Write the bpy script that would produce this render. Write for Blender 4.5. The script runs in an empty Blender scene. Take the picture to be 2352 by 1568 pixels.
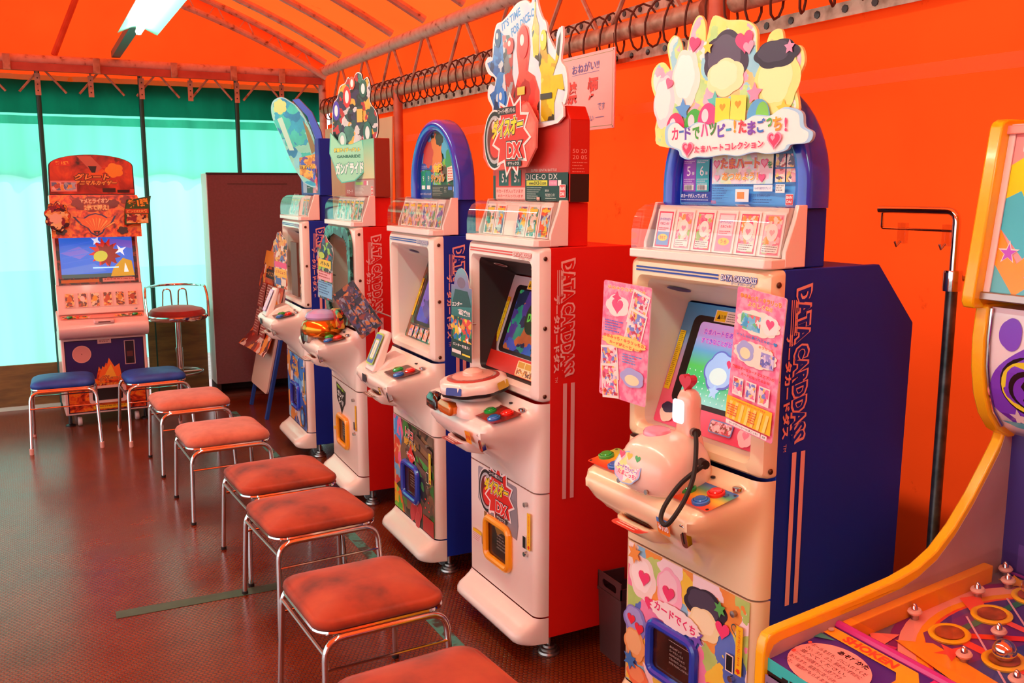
import bpy, math, random
from mathutils import Vector, Matrix
from math import sin, cos, pi, radians, sqrt
S = bpy.context.scene
COL = S.collection
# ------------------------------------------------------------------ camera
cd = bpy.data.cameras.new('camera'); cam = bpy.data.objects.new('camera', cd); COL.objects.link(cam)
cd.sensor_width = 36.0; cd.lens = 2160.0 / 2352 * 36
cd.clip_start = .05
cam.location = (0, 0, 1.5)
cam.rotation_euler = (radians(90 - 9.3), 0, radians(-26.8))
S.camera = cam
# ------------------------------------------------------------------ sky, sun, exposure
w = bpy.data.worlds.new('sky'); S.world = w; w.use_nodes = True
bg = w.node_tree.nodes['Background']; bg.inputs[0].default_value = (.96, .97, 1.0, 1); bg.inputs[1].default_value = 1.85
sd = bpy.data.lights.new('sun', 'SUN'); sd.energy = 3.2; sd.angle = radians(3); sd.color = (1, .95, .88)
so = bpy.data.objects.new('sun', sd); COL.objects.link(so)
so.rotation_euler = Vector((-.55, -.45, -.72)).to_track_quat('-Z', 'Y').to_euler()
S.view_settings.view_transform = 'Standard'; S.view_settings.look = 'None'
S.view_settings.exposure = 0.35; S.view_settings.gamma = 1.0
S.view_settings.use_curve_mapping = False
S.cycles.max_bounces = 10; S.cycles.diffuse_bounces = 5; S.cycles.glossy_bounces = 4
S.cycles.transmission_bounces = 6; S.cycles.transparent_max_bounces = 12
S.cycles.sample_clamp_indirect = 6.0; S.cycles.caustics_reflective = False; S.cycles.caustics_refractive = False
S.cycles.use_denoising = True
RNG = random.Random(7)

# ------------------------------------------------------------------ materials
def lin(h):
    h = h.lstrip('#'); o = []
    for i in (0, 2, 4):
        c = int(h[i:i + 2], 16) / 255
        o.append(c / 12.92 if c <= .04045 else ((c + .055) / 1.055) ** 2.4)
    return (*o, 1)
MC = {}
def mat(name, col, rough=.5, metal=0., coat=0., sheen=0., emit=0., spec=.5):
    if name in MC: return MC[name]
    m = bpy.data.materials.new(name); m.use_nodes = True
    b = m.node_tree.nodes['Principled BSDF']; c = lin(col) if isinstance(col, str) else (*col, 1)
    b.inputs['Base Color'].default_value = c; b.inputs['Roughness'].default_value = rough
    b.inputs['Metallic'].default_value = metal; b.inputs['Coat Weight'].default_value = coat
    b.inputs['Coat Roughness'].default_value = .08
    b.inputs['Specular IOR Level'].default_value = spec
    b.inputs['Sheen Weight'].default_value = sheen
    if emit:
        b.inputs['Emission Color'].default_value = c; b.inputs['Emission Strength'].default_value = emit
    m.diffuse_color = c
    MC[name] = m; return m
def H(h, rough=.38): return mat('ink ' + h + (' r%.2f' % rough if rough != .38 else ''), h, rough)
def G(h, e=.9): return mat('glow ' + h + ' %.2f' % e, h, .3, emit=e)     # lit screen pixels
def nodes(m): return m.node_tree.nodes, m.node_tree.links
def noise_col(name, cols, scale=8., rough=.5, detail=4., metal=0., coat=0., bump=0., sheen=0., dist=0., stretch=(1, 1, 1), const=False, emit=0.):
    """ procedural colour from noise through a ramp """
    if name in MC: return MC[name]
    m = mat(name, cols[0][1], rough, metal, coat, sheen); N, L = nodes(m); b = N['Principled BSDF']
    tc = N.new('ShaderNodeTexCoord'); mp = N.new('ShaderNodeMapping'); mp.inputs['Scale'].default_value = stretch
    L.new(tc.outputs['Object'], mp.inputs[0])
    n = N.new('ShaderNodeTexNoise'); n.inputs['Scale'].default_value = scale; n.inputs['Detail'].default_value = detail
    n.inputs['Distortion'].default_value = dist
    L.new(mp.outputs[0], n.inputs['Vector'])
    r = N.new('ShaderNodeValToRGB'); e = r.color_ramp.elements
    while len(e) < len(cols): e.new(.5)
    for i, (p, c) in enumerate(cols):
        e[i].position = p; e[i].color = lin(c) if isinstance(c, str) else (*c, 1)
    if const: r.color_ramp.interpolation = 'CONSTANT'
    L.new(n.outputs[0], r.inputs[0]); L.new(r.outputs[0], b.inputs['Base Color'])
    if emit:
        L.new(r.outputs[0], b.inputs['Emission Color']); b.inputs['Emission Strength'].default_value = emit
    if bump:
        bp = N.new('ShaderNodeBump'); bp.inputs['Strength'].default_value = bump; bp.inputs['Distance'].default_value = .004
        L.new(n.outputs[0], bp.inputs['Height']); L.new(bp.outputs[0], b.inputs['Normal'])
    return m
def collage(name, cols, scale=30, rough=.3, seed=0., emit=0.):
    """ crowded printed picture: distorted cells, each in one colour of the palette """
    if name in MC: return MC[name]
    m = mat(name, cols[0], rough); N, L = nodes(m); b = N['Principled BSDF']
    tc = N.new('ShaderNodeTexCoord'); mp = N.new('ShaderNodeMapping'); mp.inputs['Location'].default_value = (seed, seed * .7, seed * .3)
    L.new(tc.outputs['Object'], mp.inputs[0])
    n = N.new('ShaderNodeTexNoise'); n.inputs['Scale'].default_value = scale * .8; n.inputs['Detail'].default_value = 3
    L.new(mp.outputs[0], n.inputs['Vector'])
    vm = N.new('ShaderNodeVectorMath'); vm.operation = 'SCALE'; vm.inputs['Scale'].default_value = 2.2 / scale
    L.new(n.outputs['Color'], vm.inputs[0])
    va = N.new('ShaderNodeVectorMath'); L.new(vm.outputs[0], va.inputs[0]); L.new(mp.outputs[0], va.inputs[1])
    v = N.new('ShaderNodeTexVoronoi'); v.inputs['Scale'].default_value = scale
    L.new(va.outputs[0], v.inputs['Vector'])
    sp = N.new('ShaderNodeSeparateColor'); L.new(v.outputs['Color'], sp.inputs[0])
    r = N.new('ShaderNodeValToRGB'); r.color_ramp.interpolation = 'CONSTANT'; e = r.color_ramp.elements
    while len(e) < len(cols): e.new(.5)
    for i, c in enumerate(cols): e[i].position = i / len(cols); e[i].color = lin(c)
    L.new(sp.outputs[0], r.inputs[0])
    mx = N.new('ShaderNodeMix'); mx.data_type = 'RGBA'; mx.blend_type = 'OVERLAY'; mx.inputs['Factor'].default_value = .5
    L.new(r.outputs[0], mx.inputs['A']); L.new(n.outputs[0], mx.inputs['B'])
    L.new(mx.outputs['Result'], b.inputs['Base Color'])
    if emit:
        L.new(mx.outputs['Result'], b.inputs['Emission Color']); b.inputs['Emission Strength'].default_value = emit
    return m
def gradient(name, cols, axis, p0, p1, rough=.3, emit=0.):
    """ printed or shown picture whose colour runs along an object axis """
    if name in MC: return MC[name]
    m = mat(name, cols[0], rough); N, L = nodes(m); b = N['Principled BSDF']
    tc = N.new('ShaderNodeTexCoord'); sp = N.new('ShaderNodeSeparateXYZ'); L.new(tc.outputs['Object'], sp.inputs[0])
    mr = N.new('ShaderNodeMapRange'); mr.inputs[1].default_value = p0; mr.inputs[2].default_value = p1
    L.new(sp.outputs[axis], mr.inputs[0])
    r = N.new('ShaderNodeValToRGB'); e = r.color_ramp.elements
    while len(e) < len(cols): e.new(.5)
    for i, c in enumerate(cols): e[i].position = i / (len(cols) - 1); e[i].color = lin(c)
    L.new(mr.outputs[0], r.inputs[0]); L.new(r.outputs[0], b.inputs['Base Color'])
    if emit:
        L.new(r.outputs[0], b.inputs['Emission Color']); b.inputs['Emission Strength'].default_value = emit
    return m
def tarp(name, col, trans=.75, mott=.12, through=0., sc=(1.6, 1.6, 1.6)):
    """ cloth that glows by the daylight falling on its other side """
    m = bpy.data.materials.new(name); m.use_nodes = True; N, L = nodes(m); N.clear()
    out = N.new('ShaderNodeOutputMaterial')
    tc = N.new('ShaderNodeTexCoord'); n = N.new('ShaderNodeTexNoise'); n.inputs['Scale'].default_value = 1; n.inputs['Detail'].default_value = 5
    mp = N.new('ShaderNodeMapping'); mp.inputs['Scale'].default_value = sc; L.new(tc.outputs['Object'], mp.inputs[0]); L.new(mp.outputs[0], n.inputs['Vector'])
    r = N.new('ShaderNodeValToRGB'); c = col; k = 1 - mott * 2
    r.color_ramp.elements[0].position = .3; r.color_ramp.elements[0].color = (c[0] * k, c[1] * k, c[2] * k, 1)
    r.color_ramp.elements[1].position = .65; r.color_ramp.elements[1].color = (*c, 1)
    L.new(n.outputs[0], r.inputs[0])
    # faint scuffs
    n2 = N.new('ShaderNodeTexNoise'); n2.inputs['Scale'].default_value = 9; n2.inputs['Detail'].default_value = 8; n2.inputs['Roughness'].default_value = .7
    L.new(tc.outputs['Object'], n2.inputs['Vector'])
    r2 = N.new('ShaderNodeValToRGB'); r2.color_ramp.elements[0].position = .28; r2.color_ramp.elements[0].color = (.55, .5, .5, 1)
    r2.color_ramp.elements[1].position = .36; r2.color_ramp.elements[1].color = (1, 1, 1, 1); L.new(n2.outputs[0], r2.inputs[0])
    mx = N.new('ShaderNodeMix'); mx.data_type = 'RGBA'; mx.blend_type = 'MULTIPLY'; mx.inputs['Factor'].default_value = .8
    L.new(r.outputs[0], mx.inputs['A']); L.new(r2.outputs[0], mx.inputs['B'])
    t = N.new('ShaderNodeBsdfTranslucent'); d = N.new('ShaderNodeBsdfDiffuse')
    L.new(mx.outputs['Result'], t.inputs[0]); L.new(mx.outputs['Result'], d.inputs[0])
    ms = N.new('ShaderNodeMixShader'); ms.inputs[0].default_value = trans
    L.new(d.outputs[0], ms.inputs[1]); L.new(t.outputs[0], ms.inputs[2]); last = ms
    if through:
        tr = N.new('ShaderNodeBsdfTransparent'); tr.inputs[0].default_value = (*[x ** .5 for x in col], 1)
        m2 = N.new('ShaderNodeMixShader'); m2.inputs[0].default_value = through
        L.new(ms.outputs[0], m2.inputs[1]); L.new(tr.outputs[0], m2.inputs[2]); last = m2
    L.new(last.outputs[0], out.inputs[0])
    MC[name] = m; return m
def clear(name, tint=(.96, .97, .97), refl=1.0, rough=.03):
    if name in MC: return MC[name]
    m = bpy.data.materials.new(name); m.use_nodes = True; N, L = nodes(m); N.clear()
    out = N.new('ShaderNodeOutputMaterial'); t = N.new('ShaderNodeBsdfTransparent'); t.inputs[0].default_value = (*tint, 1)
    g = N.new('ShaderNodeBsdfGlossy'); g.inputs['Roughness'].default_value = rough
    f = N.new('ShaderNodeLayerWeight'); f.inputs[0].default_value = .5
    pw = N.new('ShaderNodeMath'); pw.operation = 'POWER'; pw.inputs[1].default_value = 3.0; L.new(f.outputs['Facing'], pw.inputs[0])
    mu = N.new('ShaderNodeMath'); mu.operation = 'MULTIPLY_ADD'; mu.inputs[1].default_value = .6 * refl; mu.inputs[2].default_value = .055 * refl
    L.new(pw.outputs[0], mu.inputs[0])
    ms = N.new('ShaderNodeMixShader'); L.new(mu.outputs[0], ms.inputs[0]); L.new(t.outputs[0], ms.inputs[1]); L.new(g.outputs[0], ms.inputs[2])
    L.new(ms.outputs[0], out.inputs[0]); MC[name] = m; return m

WHITE = mat('white moulded plastic', '#f2eadc', .26, coat=.5)
CREAM = mat('yellowed cream plastic', '#efdcb4', .28, coat=.5)
PWHITE = mat('pinkish white plastic', '#f4ebe2', .28, coat=.4)
BLUE = mat('blue painted steel', '#1231a4', .5, spec=.25)
RED = mat('red painted steel', '#d81a10', .45, spec=.35)
BLUEP = mat('blue glossy plastic', '#1c3fc4', .18, coat=.6)
CHROME = mat('chrome', '#dadada', .1, metal=1)
STEEL = mat('brushed steel', '#b0aca8', .35, metal=1)
DARK = mat('black plastic', '#141316', .35)
RUBBER = mat('black rubber', '#17120f', .7)
CLEAR = clear('clear acrylic')
ORANGEP = mat('orange yellow plastic', '#f7a70c', .3, coat=.4)
SCREEN = mat('dark screen glass', '#0c0a10', .08, coat=.6)

# ------------------------------------------------------------------ mesh helpers
class MB:
    def __init__(s): s.v = []; s.f = []; s.m = []; s.mats = []
    def mi(s, m):
        if m not in s.mats: s.mats.append(m)
        return s.mats.index(m)
    def add(s, vs, fs, m):
        k = len(s.v); i = s.mi(m); s.v += [tuple(v) for v in vs]
        for f in fs: s.f.append([a + k for a in f]); s.m.append(i)
        return s
    def box(s, x0, x1, y0, y1, z0, z1, m, T=None):
        vs = [Vector((x, y, z)) for z in (z0, z1) for x, y in ((x0, y0), (x1, y0), (x1, y1), (x0, y1))]
        if T: vs = [T @ v for v in vs]
        return s.add(vs, [(3, 2, 1, 0), (4, 5, 6, 7), (0, 1, 5, 4), (1, 2, 6, 5), (2, 3, 7, 6), (3, 0, 4, 7)], m)
    def rings(s, loops, m, cap0=True, cap1=True, close=True):
        n = len(loops[0]); vs = [p for l in loops for p in l]; fs = []
        for i in range(len(loops) - 1):
            for j in range(n if close else n - 1):
                a = i * n + j; b = i * n + (j + 1) % n; fs.append((a, b, b + n, a + n))
        if cap0: fs.append(tuple(reversed(range(n))))
        if cap1: fs.append(tuple((len(loops) - 1) * n + j for j in range(n)))
        return s.add(vs, fs, m)
    def tube(s, path, r, m, n=10, closed=False, caps=True):
        P = [Vector(p) for p in path]; L = []; k = len(P); up = None
        for i in range(k):
            a = P[(i - 1) % k] if (i or closed) else P[0]; b = P[(i + 1) % k] if (i < k - 1 or closed) else P[-1]
            t = (b - a).normalized()
            if up is None:
                up = Vector((0, 0, 1)) if abs(t.z) < .9 else Vector((1, 0, 0))
            x = up - t * up.dot(t)
            if x.length < 1e-4: x = t.orthogonal()
            x.normalize(); up = x; y = t.cross(x); rr = r[i] if isinstance(r, (list, tuple)) else r
            L.append([P[i] + (x * cos(2 * pi * j / n) + y * sin(2 * pi * j / n)) * rr for j in range(n)])
        if closed: L.append(L[0])
        return s.rings(L, m, caps and not closed, caps and not closed)
    def lathe(s, prof, m, o=(0, 0, 0), n=20, ax='z', T=None):
        L = []
        for r, z in prof:
            row = []
            for j in range(n):
                a = 2 * pi * j / n; p = Vector((r * cos(a), r * sin(a), z))
                if ax == 'x': p = Vector((p.z, p.x, p.y))
                if ax == 'y': p = Vector((p.y, p.z, p.x))
                if T: p = T @ p
                row.append(p + Vector(o))
            L.append(row)
        return s.rings(L, m)
    def prism(s, pts, m, O, U, V, N, d):
        """ outline pts in the plane O,U,V thickened by d along N """
        O, U, V, N = map(Vector, (O, U, V, N))
        a = [O + U * x + V * y for x, y in pts]
        ar = sum(pts[i][0] * pts[(i + 1) % len(pts)][1] - pts[(i + 1) % len(pts)][0] * pts[i][1] for i in range(len(pts)))
        if ar < 0: a = a[::-1]
        return s.rings([a, [p + N * d for p in a]], m)
    def build(s, name, parent=None, smooth=35, bevel=0., seg=2, weld=True):
        me = bpy.data.meshes.new(name); me.from_pydata(s.v, [], s.f)
        for m in s.mats: me.materials.append(m)
        me.polygons.foreach_set('material_index', s.m)
        me.validate(clean_customdata=False)
        if smooth:
            me.shade_smooth(); me.set_sharp_from_angle(angle=radians(smooth))
        me.update()
        o = bpy.data.objects.new(name, me); COL.objects.link(o)
        if parent: o.parent = parent
        if bevel:
            b = o.modifiers.new('edge', 'BEVEL'); b.width = bevel; b.segments = seg; b.limit_method = 'ANGLE'; b.angle_limit = radians(40)
        return o
def fillet(path, r, n=5):
    P = [Vector(p) for p in path]; out = [P[0]]
    for i in range(1, len(P) - 1):
        a, b, c = P[i - 1], P[i], P[i + 1]; d1 = (a - b).normalized(); d2 = (c - b).normalized()
        k = min(r, (a - b).length * .48, (c - b).length * .48)
        p, q = b + d1 * k, b + d2 * k
        for t in range(n + 1):
            t /= n; out.append(p * (1 - t) ** 2 + b * 2 * t * (1 - t) + q * t * t)
    out.append(P[-1]); return out
def rrect(x0, x1, y0, y1, r, n=5):
    o = []
    for cx, cy, a0 in ((x1 - r, y0 + r, -90), (x1 - r, y1 - r, 0), (x0 + r, y1 - r, 90), (x0 + r, y0 + r, 180)):
        for k in range(n + 1):
            a = radians(a0 + 90 * k / n); o.append((cx + r * cos(a), cy + r * sin(a)))
    return o
def sub(path, k):
    """ k points between neighbours of a closed outline """
    o = []
    for i in range(len(path)):
        a, b = path[i], path[(i + 1) % len(path)]
        for t in range(k): o.append((a[0] + (b[0] - a[0]) * t / k, a[1] + (b[1] - a[1]) * t / k))
    return o
def star(cx, cy, R, r, n=5, a0=90):
    return [(cx + (R if i % 2 == 0 else r) * cos(radians(a0) + pi * i / n), cy + (R if i % 2 == 0 else r) * sin(radians(a0) + pi * i / n)) for i in range(2 * n)]
def circ(cx, cy, rx, ry=None, n=24, rot=0):
    ry = ry or rx; c, s_ = cos(rot), sin(rot)
    return [(cx + rx * cos(2 * pi * i / n) * c - ry * sin(2 * pi * i / n) * s_, cy + rx * cos(2 * pi * i / n) * s_ + ry * sin(2 * pi * i / n) * c) for i in range(n)]
def heart(cx, cy, r, n=24, rot=0):
    o = []
    for i in range(n):
        t = 2 * pi * i / n; x = 16 * sin(t) ** 3; y = 13 * cos(t) - 5 * cos(2 * t) - 2 * cos(3 * t) - cos(4 * t)
        x, y = -x * r / 17, y * r / 17
        o.append((cx + x * cos(rot) - y * sin(rot), cy + x * sin(rot) + y * cos(rot)))
    return o
def blob(cx, cy, rx, ry, k, amp, seed=0, n=48):
    """ scalloped cloud outline """
    o = []
    for i in range(n):
        a = 2 * pi * i / n; q = 1 + amp * abs(sin(k * a / 2 + seed)) - amp / 2
        o.append((cx + rx * q * cos(a), cy + ry * q * sin(a)))
    return o
TC = {}
def text_mesh(s, bold=0., space=1.0):
    k = (s, bold, space)
    if k in TC: return TC[k]
    c = bpy.data.curves.new('t', 'FONT'); c.body = s; c.size = 1; c.resolution_u = 2; c.offset = bold; c.space_character = space
    c.fill_mode = 'FRONT' if hasattr(c, 'fill_mode') else c.fill_mode
    o = bpy.data.objects.new('t', c); COL.objects.link(o)
    dg = bpy.context.evaluated_depsgraph_get(); me = o.evaluated_get(dg).to_mesh()
    v = [(p.co.x, p.co.y) for p in me.vertices]; f = [tuple(p.vertices) for p in me.polygons]
    o.evaluated_get(dg).to_mesh_clear(); bpy.data.objects.remove(o); bpy.data.curves.remove(c)
    if v:
        x0, x1 = min(p[0] for p in v), max(p[0] for p in v); y0, y1 = min(p[1] for p in v), max(p[1] for p in v)
    else: x0 = x1 = y0 = y1 = 0
    TC[k] = (v, f, x0, x1, y0, y1); return TC[k]
def smooth_closed(P, k=5):
    o = []; n = len(P)
    for i in range(n):
        a, b, c, d = [Vector((*P[(i + j) % n], 0)) for j in (-1, 0, 1, 2)]
        for t in [q / k for q in range(k)]:
            v = .5 * (2 * b + (c - a) * t + (2 * a - 5 * b + 4 * c - d) * t * t + (3 * b - a - 3 * c + d) * t ** 3); o.append((v.x, v.y))
    return o
class Art:
    """ flat print: layered coloured shapes and lettering on one plane, one mesh """
    DZ = .00022
    def __init__(s, O, U, V, warp=None):
        s.O, s.U, s.V = Vector(O), Vector(U).normalized(), Vector(V).normalized(); s.N = s.U.cross(s.V); s.mb = MB(); s.k = 1; s.warp = warp
    def P(s, x, y, z=None):
        z = s.k * s.DZ if z is None else z
        return s.O + s.U * x + s.V * y + s.N * z
    def poly(s, pts, m):
        if isinstance(m, str): m = H(m)
        ar = sum(pts[i][0] * pts[(i + 1) % len(pts)][1] - pts[(i + 1) % len(pts)][0] * pts[i][1] for i in range(len(pts)))
        if ar < 0: pts = pts[::-1]
        s.mb.add([s.P(*p) for p in pts], [tuple(range(len(pts)))], m); s.k += 1; return s
    def rect(s, x0, y0, x1, y1, m): return s.poly([(x0, y0), (x1, y0), (x1, y1), (x0, y1)], m)
    def line(s, pts, wd, m):
        for (a, b), (c, d) in zip(pts, pts[1:]):
            l = math.hypot(c - a, d - b) or 1; nx, ny = -(d - b) / l * wd / 2, (c - a) / l * wd / 2
            s.poly([(a + nx, b + ny), (c + nx, d + ny), (c - nx, d - ny), (a - nx, b - ny)], m); s.k -= 1
        s.k += 1; return s
    def text(s, t, x, y, h, m, w=None, bold=0., rot=0., shear=0., outline=None, ow=.06, al='c', space=1.0, arc=0.):
        """ centred on x,y; h = height of the letters; w = width to fit """
        v, f, x0, x1, y0, y1 = text_mesh(t, bold, space)
        if not v: return s
        sy = h / max(y1 - y0, 1e-6); sx = (w / max(x1 - x0, 1e-6)) if w else sy
        cx = (x0 + x1) / 2 if al == 'c' else x0; cy = (y0 + y1) / 2
        c, sn = cos(rot), sin(rot)
        def put(vv, ff, mm):
            if isinstance(mm, str): mm = H(mm)
            out = []
            for px, py in vv:
                a = (px - cx) * sx + (py - cy) * sy * shear; b = (py - cy) * sy
                if arc: b += arc * (1 - (2 * a / (w or 1)) ** 2)
                out.append(s.P(x + a * c - b * sn, y + a * sn + b * c))
            s.mb.add(out, ff, mm); s.k += 1
        if outline:
            for i, oc in enumerate(reversed(outline)):
                o = bold + ow * (len(outline) - i); vv, ff = text_mesh(t, o, space)[:2]; put(vv, ff, oc)
        put(v, f, m); return s
    def rows(s, x0, y0, x1, n, dy, m, th=.0016, seed=1, al='l'):
        """ small print: rows of tiny unreadable marks """
        r = random.Random(seed); y = y0
        for i in range(n):
            x = x0; e = x0 + (x1 - x0) * (r.uniform(.6, 1) if i else 1)
            while x < e - th:
                l = r.uniform(.6, 2.6) * th * 1.6; s.rect(x, y, min(x + l, e), y + th, m); s.k -= 1; x += l + th * .7
            y -= dy
        s.k += 1; return s
    def build(s, name, parent=None): return s.mb.build(name, parent, smooth=0)

def tag(o, label=None, cat=None, group=None, kind=None):
    if label: o['label'] = label
    if cat: o['category'] = cat
    if group: o['group'] = group
    if kind: o['kind'] = kind
    return o
def thing(name, label, cat, loc=(0, 0, 0), rz=0., group=None):
    o = bpy.data.objects.new(name, None); COL.objects.link(o); o.location = loc; o.rotation_euler = (0, 0, rz); o.empty_display_size = .1
    return tag(o, label, cat, group)
def struct(o): o['kind'] = 'structure'; return o
def copy_tree(o, parent=None):
    c = o.copy(); COL.objects.link(c); c.parent = parent
    for ch in list(o.children): copy_tree(ch, c)
    return c

# ------------------------------------------------------------------ the tent
XW, YB = 2.06, 7.16
ORANGE = tarp('orange tarpaulin', (.75, .05, .0055), .8)
ROOFC = tarp('orange roof tarpaulin', (.75, .058, .008), .85, .06)
GREENC = tarp('green mesh cloth', (.31, .97, .77), .88, .12, .12, (3.2, 3, .25))  # upright noise streaks paint the light and shade of folds
HEMC = tarp('folded double green cloth', (.012, .2, .14), .7, .2, 0, (4, 4, 1))  # double cloth plus the outside beam's shade, both in the dark colour
RUST = noise_col('rusty painted steel', [(.28, '#6d4028'), (.4, '#c4ac98'), (.65, '#d2c2b2'), (.8, '#9a6a4a')], 22, .5, 6, metal=.0, bump=.1)
RUSTD = noise_col('worn steel tube', [(.3, '#7b4f36'), (.5, '#b99a80'), (.7, '#9a7a62')], 14, .45, 6, metal=.1, bump=.1)
POSTC = noise_col('orange painted post', [(.3, '#b44a26'), (.7, '#c96a45')], 10, .5)
HEMW = noise_col('grubby white webbing', [(.3, '#8d7a66'), (.6, '#c9b9a4')], 20, .8)
ROPE = mat('brown rope', '#553020', .8)
TEAL = mat('dark green pole silhouette', '#0d4a40', .45, metal=.2)  # back poles' dark silhouette through the curtain, put into their colour

def roof_z(x):
    d = 2.08 - x
    return 2.37 + .56 * d - .112 * d * d
# floor: raised round studs
fm = bpy.data.materials.new('studded brown rubber floor'); fm.use_nodes = True; N, L = nodes(fm); b = N['Principled BSDF']
tc = N.new('ShaderNodeTexCoord'); pz = .016
def lattice(off):
    m = N.new('ShaderNodeVectorMath'); m.operation = 'MULTIPLY_ADD'; m.inputs[1].default_value = (1 / pz, 1 / (pz * sqrt(3)), 0); m.inputs[2].default_value = (off, off, 0)
    L.new(tc.outputs['Object'], m.inputs[0])
    f = N.new('ShaderNodeVectorMath'); f.operation = 'FRACTION'; L.new(m.outputs[0], f.inputs[0])
    s_ = N.new('ShaderNodeVectorMath'); s_.operation = 'SUBTRACT'; s_.inputs[1].default_value = (.5, .5, 0); L.new(f.outputs[0], s_.inputs[0])
    k = N.new('ShaderNodeVectorMath'); k.operation = 'MULTIPLY'; k.inputs[1].default_value = (1, sqrt(3), 0); L.new(s_.outputs[0], k.inputs[0])
    l = N.new('ShaderNodeVectorMath'); l.operation = 'LENGTH'; L.new(k.outputs[0], l.inputs[0]); return l.outputs['Value']
mn = N.new('ShaderNodeMath'); mn.operation = 'MINIMUM'; L.new(lattice(0), mn.inputs[0]); L.new(lattice(.5), mn.inputs[1])
mr = N.new('ShaderNodeMapRange'); mr.interpolation_type = 'SMOOTHSTEP'; mr.inputs[1].default_value = .33; mr.inputs[2].default_value = .45; mr.inputs[3].default_value = 1; mr.inputs[4].default_value = 0
L.new(mn.outputs[0], mr.inputs[0])
nz = N.new('ShaderNodeTexNoise'); nz.inputs['Scale'].default_value = 6; nz.inputs['Detail'].default_value = 8; L.new(tc.outputs['Object'], nz.inputs['Vector'])
rp = N.new('ShaderNodeValToRGB'); rp.color_ramp.elements[0].position = .3; rp.color_ramp.elements[0].color = lin('#6a280c'); rp.color_ramp.elements[1].position = .7; rp.color_ramp.elements[1].color = lin('#7e3511')
L.new(nz.outputs[0], rp.inputs[0])
mx = N.new('ShaderNodeMix'); mx.data_type = 'RGBA'; mx.blend_type = 'MULTIPLY'; mx.inputs['Factor'].default_value = .45
L.new(rp.outputs[0], mx.inputs['A'])
cb = N.new('ShaderNodeCombineColor'); [L.new(mr.outputs[0], cb.inputs[i]) for i in range(3)]
L.new(cb.outputs[0], mx.inputs['B']); L.new(mx.outputs['Result'], b.inputs['Base Color'])
rr = N.new('ShaderNodeMapRange'); rr.inputs[1].default_value = .3; rr.inputs[2].default_value = .7; rr.inputs[3].default_value = .21; rr.inputs[4].default_value = .24; b.inputs['IOR'].default_value = 1.58
L.new(nz.outputs[0], rr.inputs[0]); L.new(rr.outputs[0], b.inputs['Roughness'])
bp = N.new('ShaderNodeBump'); bp.inputs['Strength'].default_value = 1.0; bp.inputs['Distance'].default_value = .0007
L.new(mr.outputs[0], bp.inputs['Height']); L.new(bp.outputs[0], b.inputs['Normal'])
struct(MB().box(-3.4, 2.2, -2.4, 7.6, -.05, 0, fm).build('floor', smooth=0))
struct(MB().box(-14, 14, -12, 20, -.12, -.055, noise_col('asphalt', [(.3, '#6d6a66'), (.7, '#8d8a85')], 30, .9)).build('ground', smooth=0))

# orange right wall with overlapping panels, roof, gable
m = MB()
ys = [-2.2 + i * .1 for i in range(95)]
def bulge(y, z): return .012 * sin(y * 2.1) * sin(z * 1.6) + .006 * sin(y * 7 + z * 3)
zs = [0, .3, .6, .9, 1.2, 1.5, 1.78, 1.8, 1.97]
m.rings([[(XW + bulge(y, z) - (.006 if z < 1.79 else 0), y, z) for z in zs] for y in ys], ORANGE, False, False, close=False)
m.rings([[(XW + .02 + bulge(y, z), y, z) for z in (1.972, 2.0, 2.1, 2.2, 2.3, 2.38)] for y in ys], ORANGE, False, False, close=False)
m.rings([[(XW + bulge(y, z) - .012, y, z) for z in (1.772, 1.79, 1.81)] for y in ys], tarp('seam tape', (.99, .97, .95), .97, 0), False, False, close=False)
struct(m.build('wall_right', smooth=60))
m = MB(); m.rings([[(x, -2.25, z) for z in (0, 1, 2, roof_z(x) + .03)] for x in [2.1 - i * .2 for i in range(27)]], ORANGE, False, False, close=False); struct(m.build('wall_front', smooth=60))
struct(MB().box(2.5, 2.6, -4, 9, -.1, 1.25, noise_col('added shade wall', [(.3, '#5f5c58'), (.7, '#75726c')], 6, .9)).build('added_shade_wall', smooth=0))  # unseen wall added outside to shade the lower part of the tarpaulin
m = MB(); xs = [2.1 - i * .2 for i in range(27)]
m.rings([[(x, y, roof_z(x) + .03) for y in [-2.2 + i * .535 for i in range(18)] + [7.25]] for x in xs], ROOFC, False, False, close=False)
struct(m.build('ceiling', smooth=60))
m = MB(); m.rings([[(x, YB + .04, 2.12), (x, YB + .05, 2.25), (x, YB + .05, roof_z(x) + .03)] for x in xs], ORANGE, False, False, close=False)
struct(m.build('wall_back', smooth=60))

# curved roof tubes, one every half metre
for i in range(15):
    y = 6.62 - i * .53
    struct(MB().tube([(x, y, roof_z(x) - .005) for x in [2.0 - k * .18 for k in range(28)]], .024, RUST, 8).build('roof_rafter'))
# eave truss on the right
struct(MB().tube([(2.0, 7.1, 2.345), (2.0, -2, 2.345)], .037, RUST, 14).build('eave_tube'))
m = MB()
for i in range(16):
    y = 6.62 - i * .53
    for s_ in (-1, 1):
        m.tube([(2.0, y + s_ * .02, 2.33), (2.0, y + s_ * .225, 2.08)], .009, RUSTD, 6)
struct(m.build('truss_web'))
for y0, y1 in ((7.1, 2.56), (2.42, -2)):
    struct(MB().tube([(2.0, y0, 2.07), (2.0, y1, 2.07)], .033, RUSTD, 14).build('lacing_tube'))
for y, z1, r_, mm in ((7.09, 2.36, .028, RUST), (5.46, 2.08, .028, POSTC), (2.49, 2.36, .036, POSTC)):
    struct(MB().tube([(1.995, y, 0), (1.995, y, z1)], r_, mm, 14).build('tent_post'))
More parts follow.
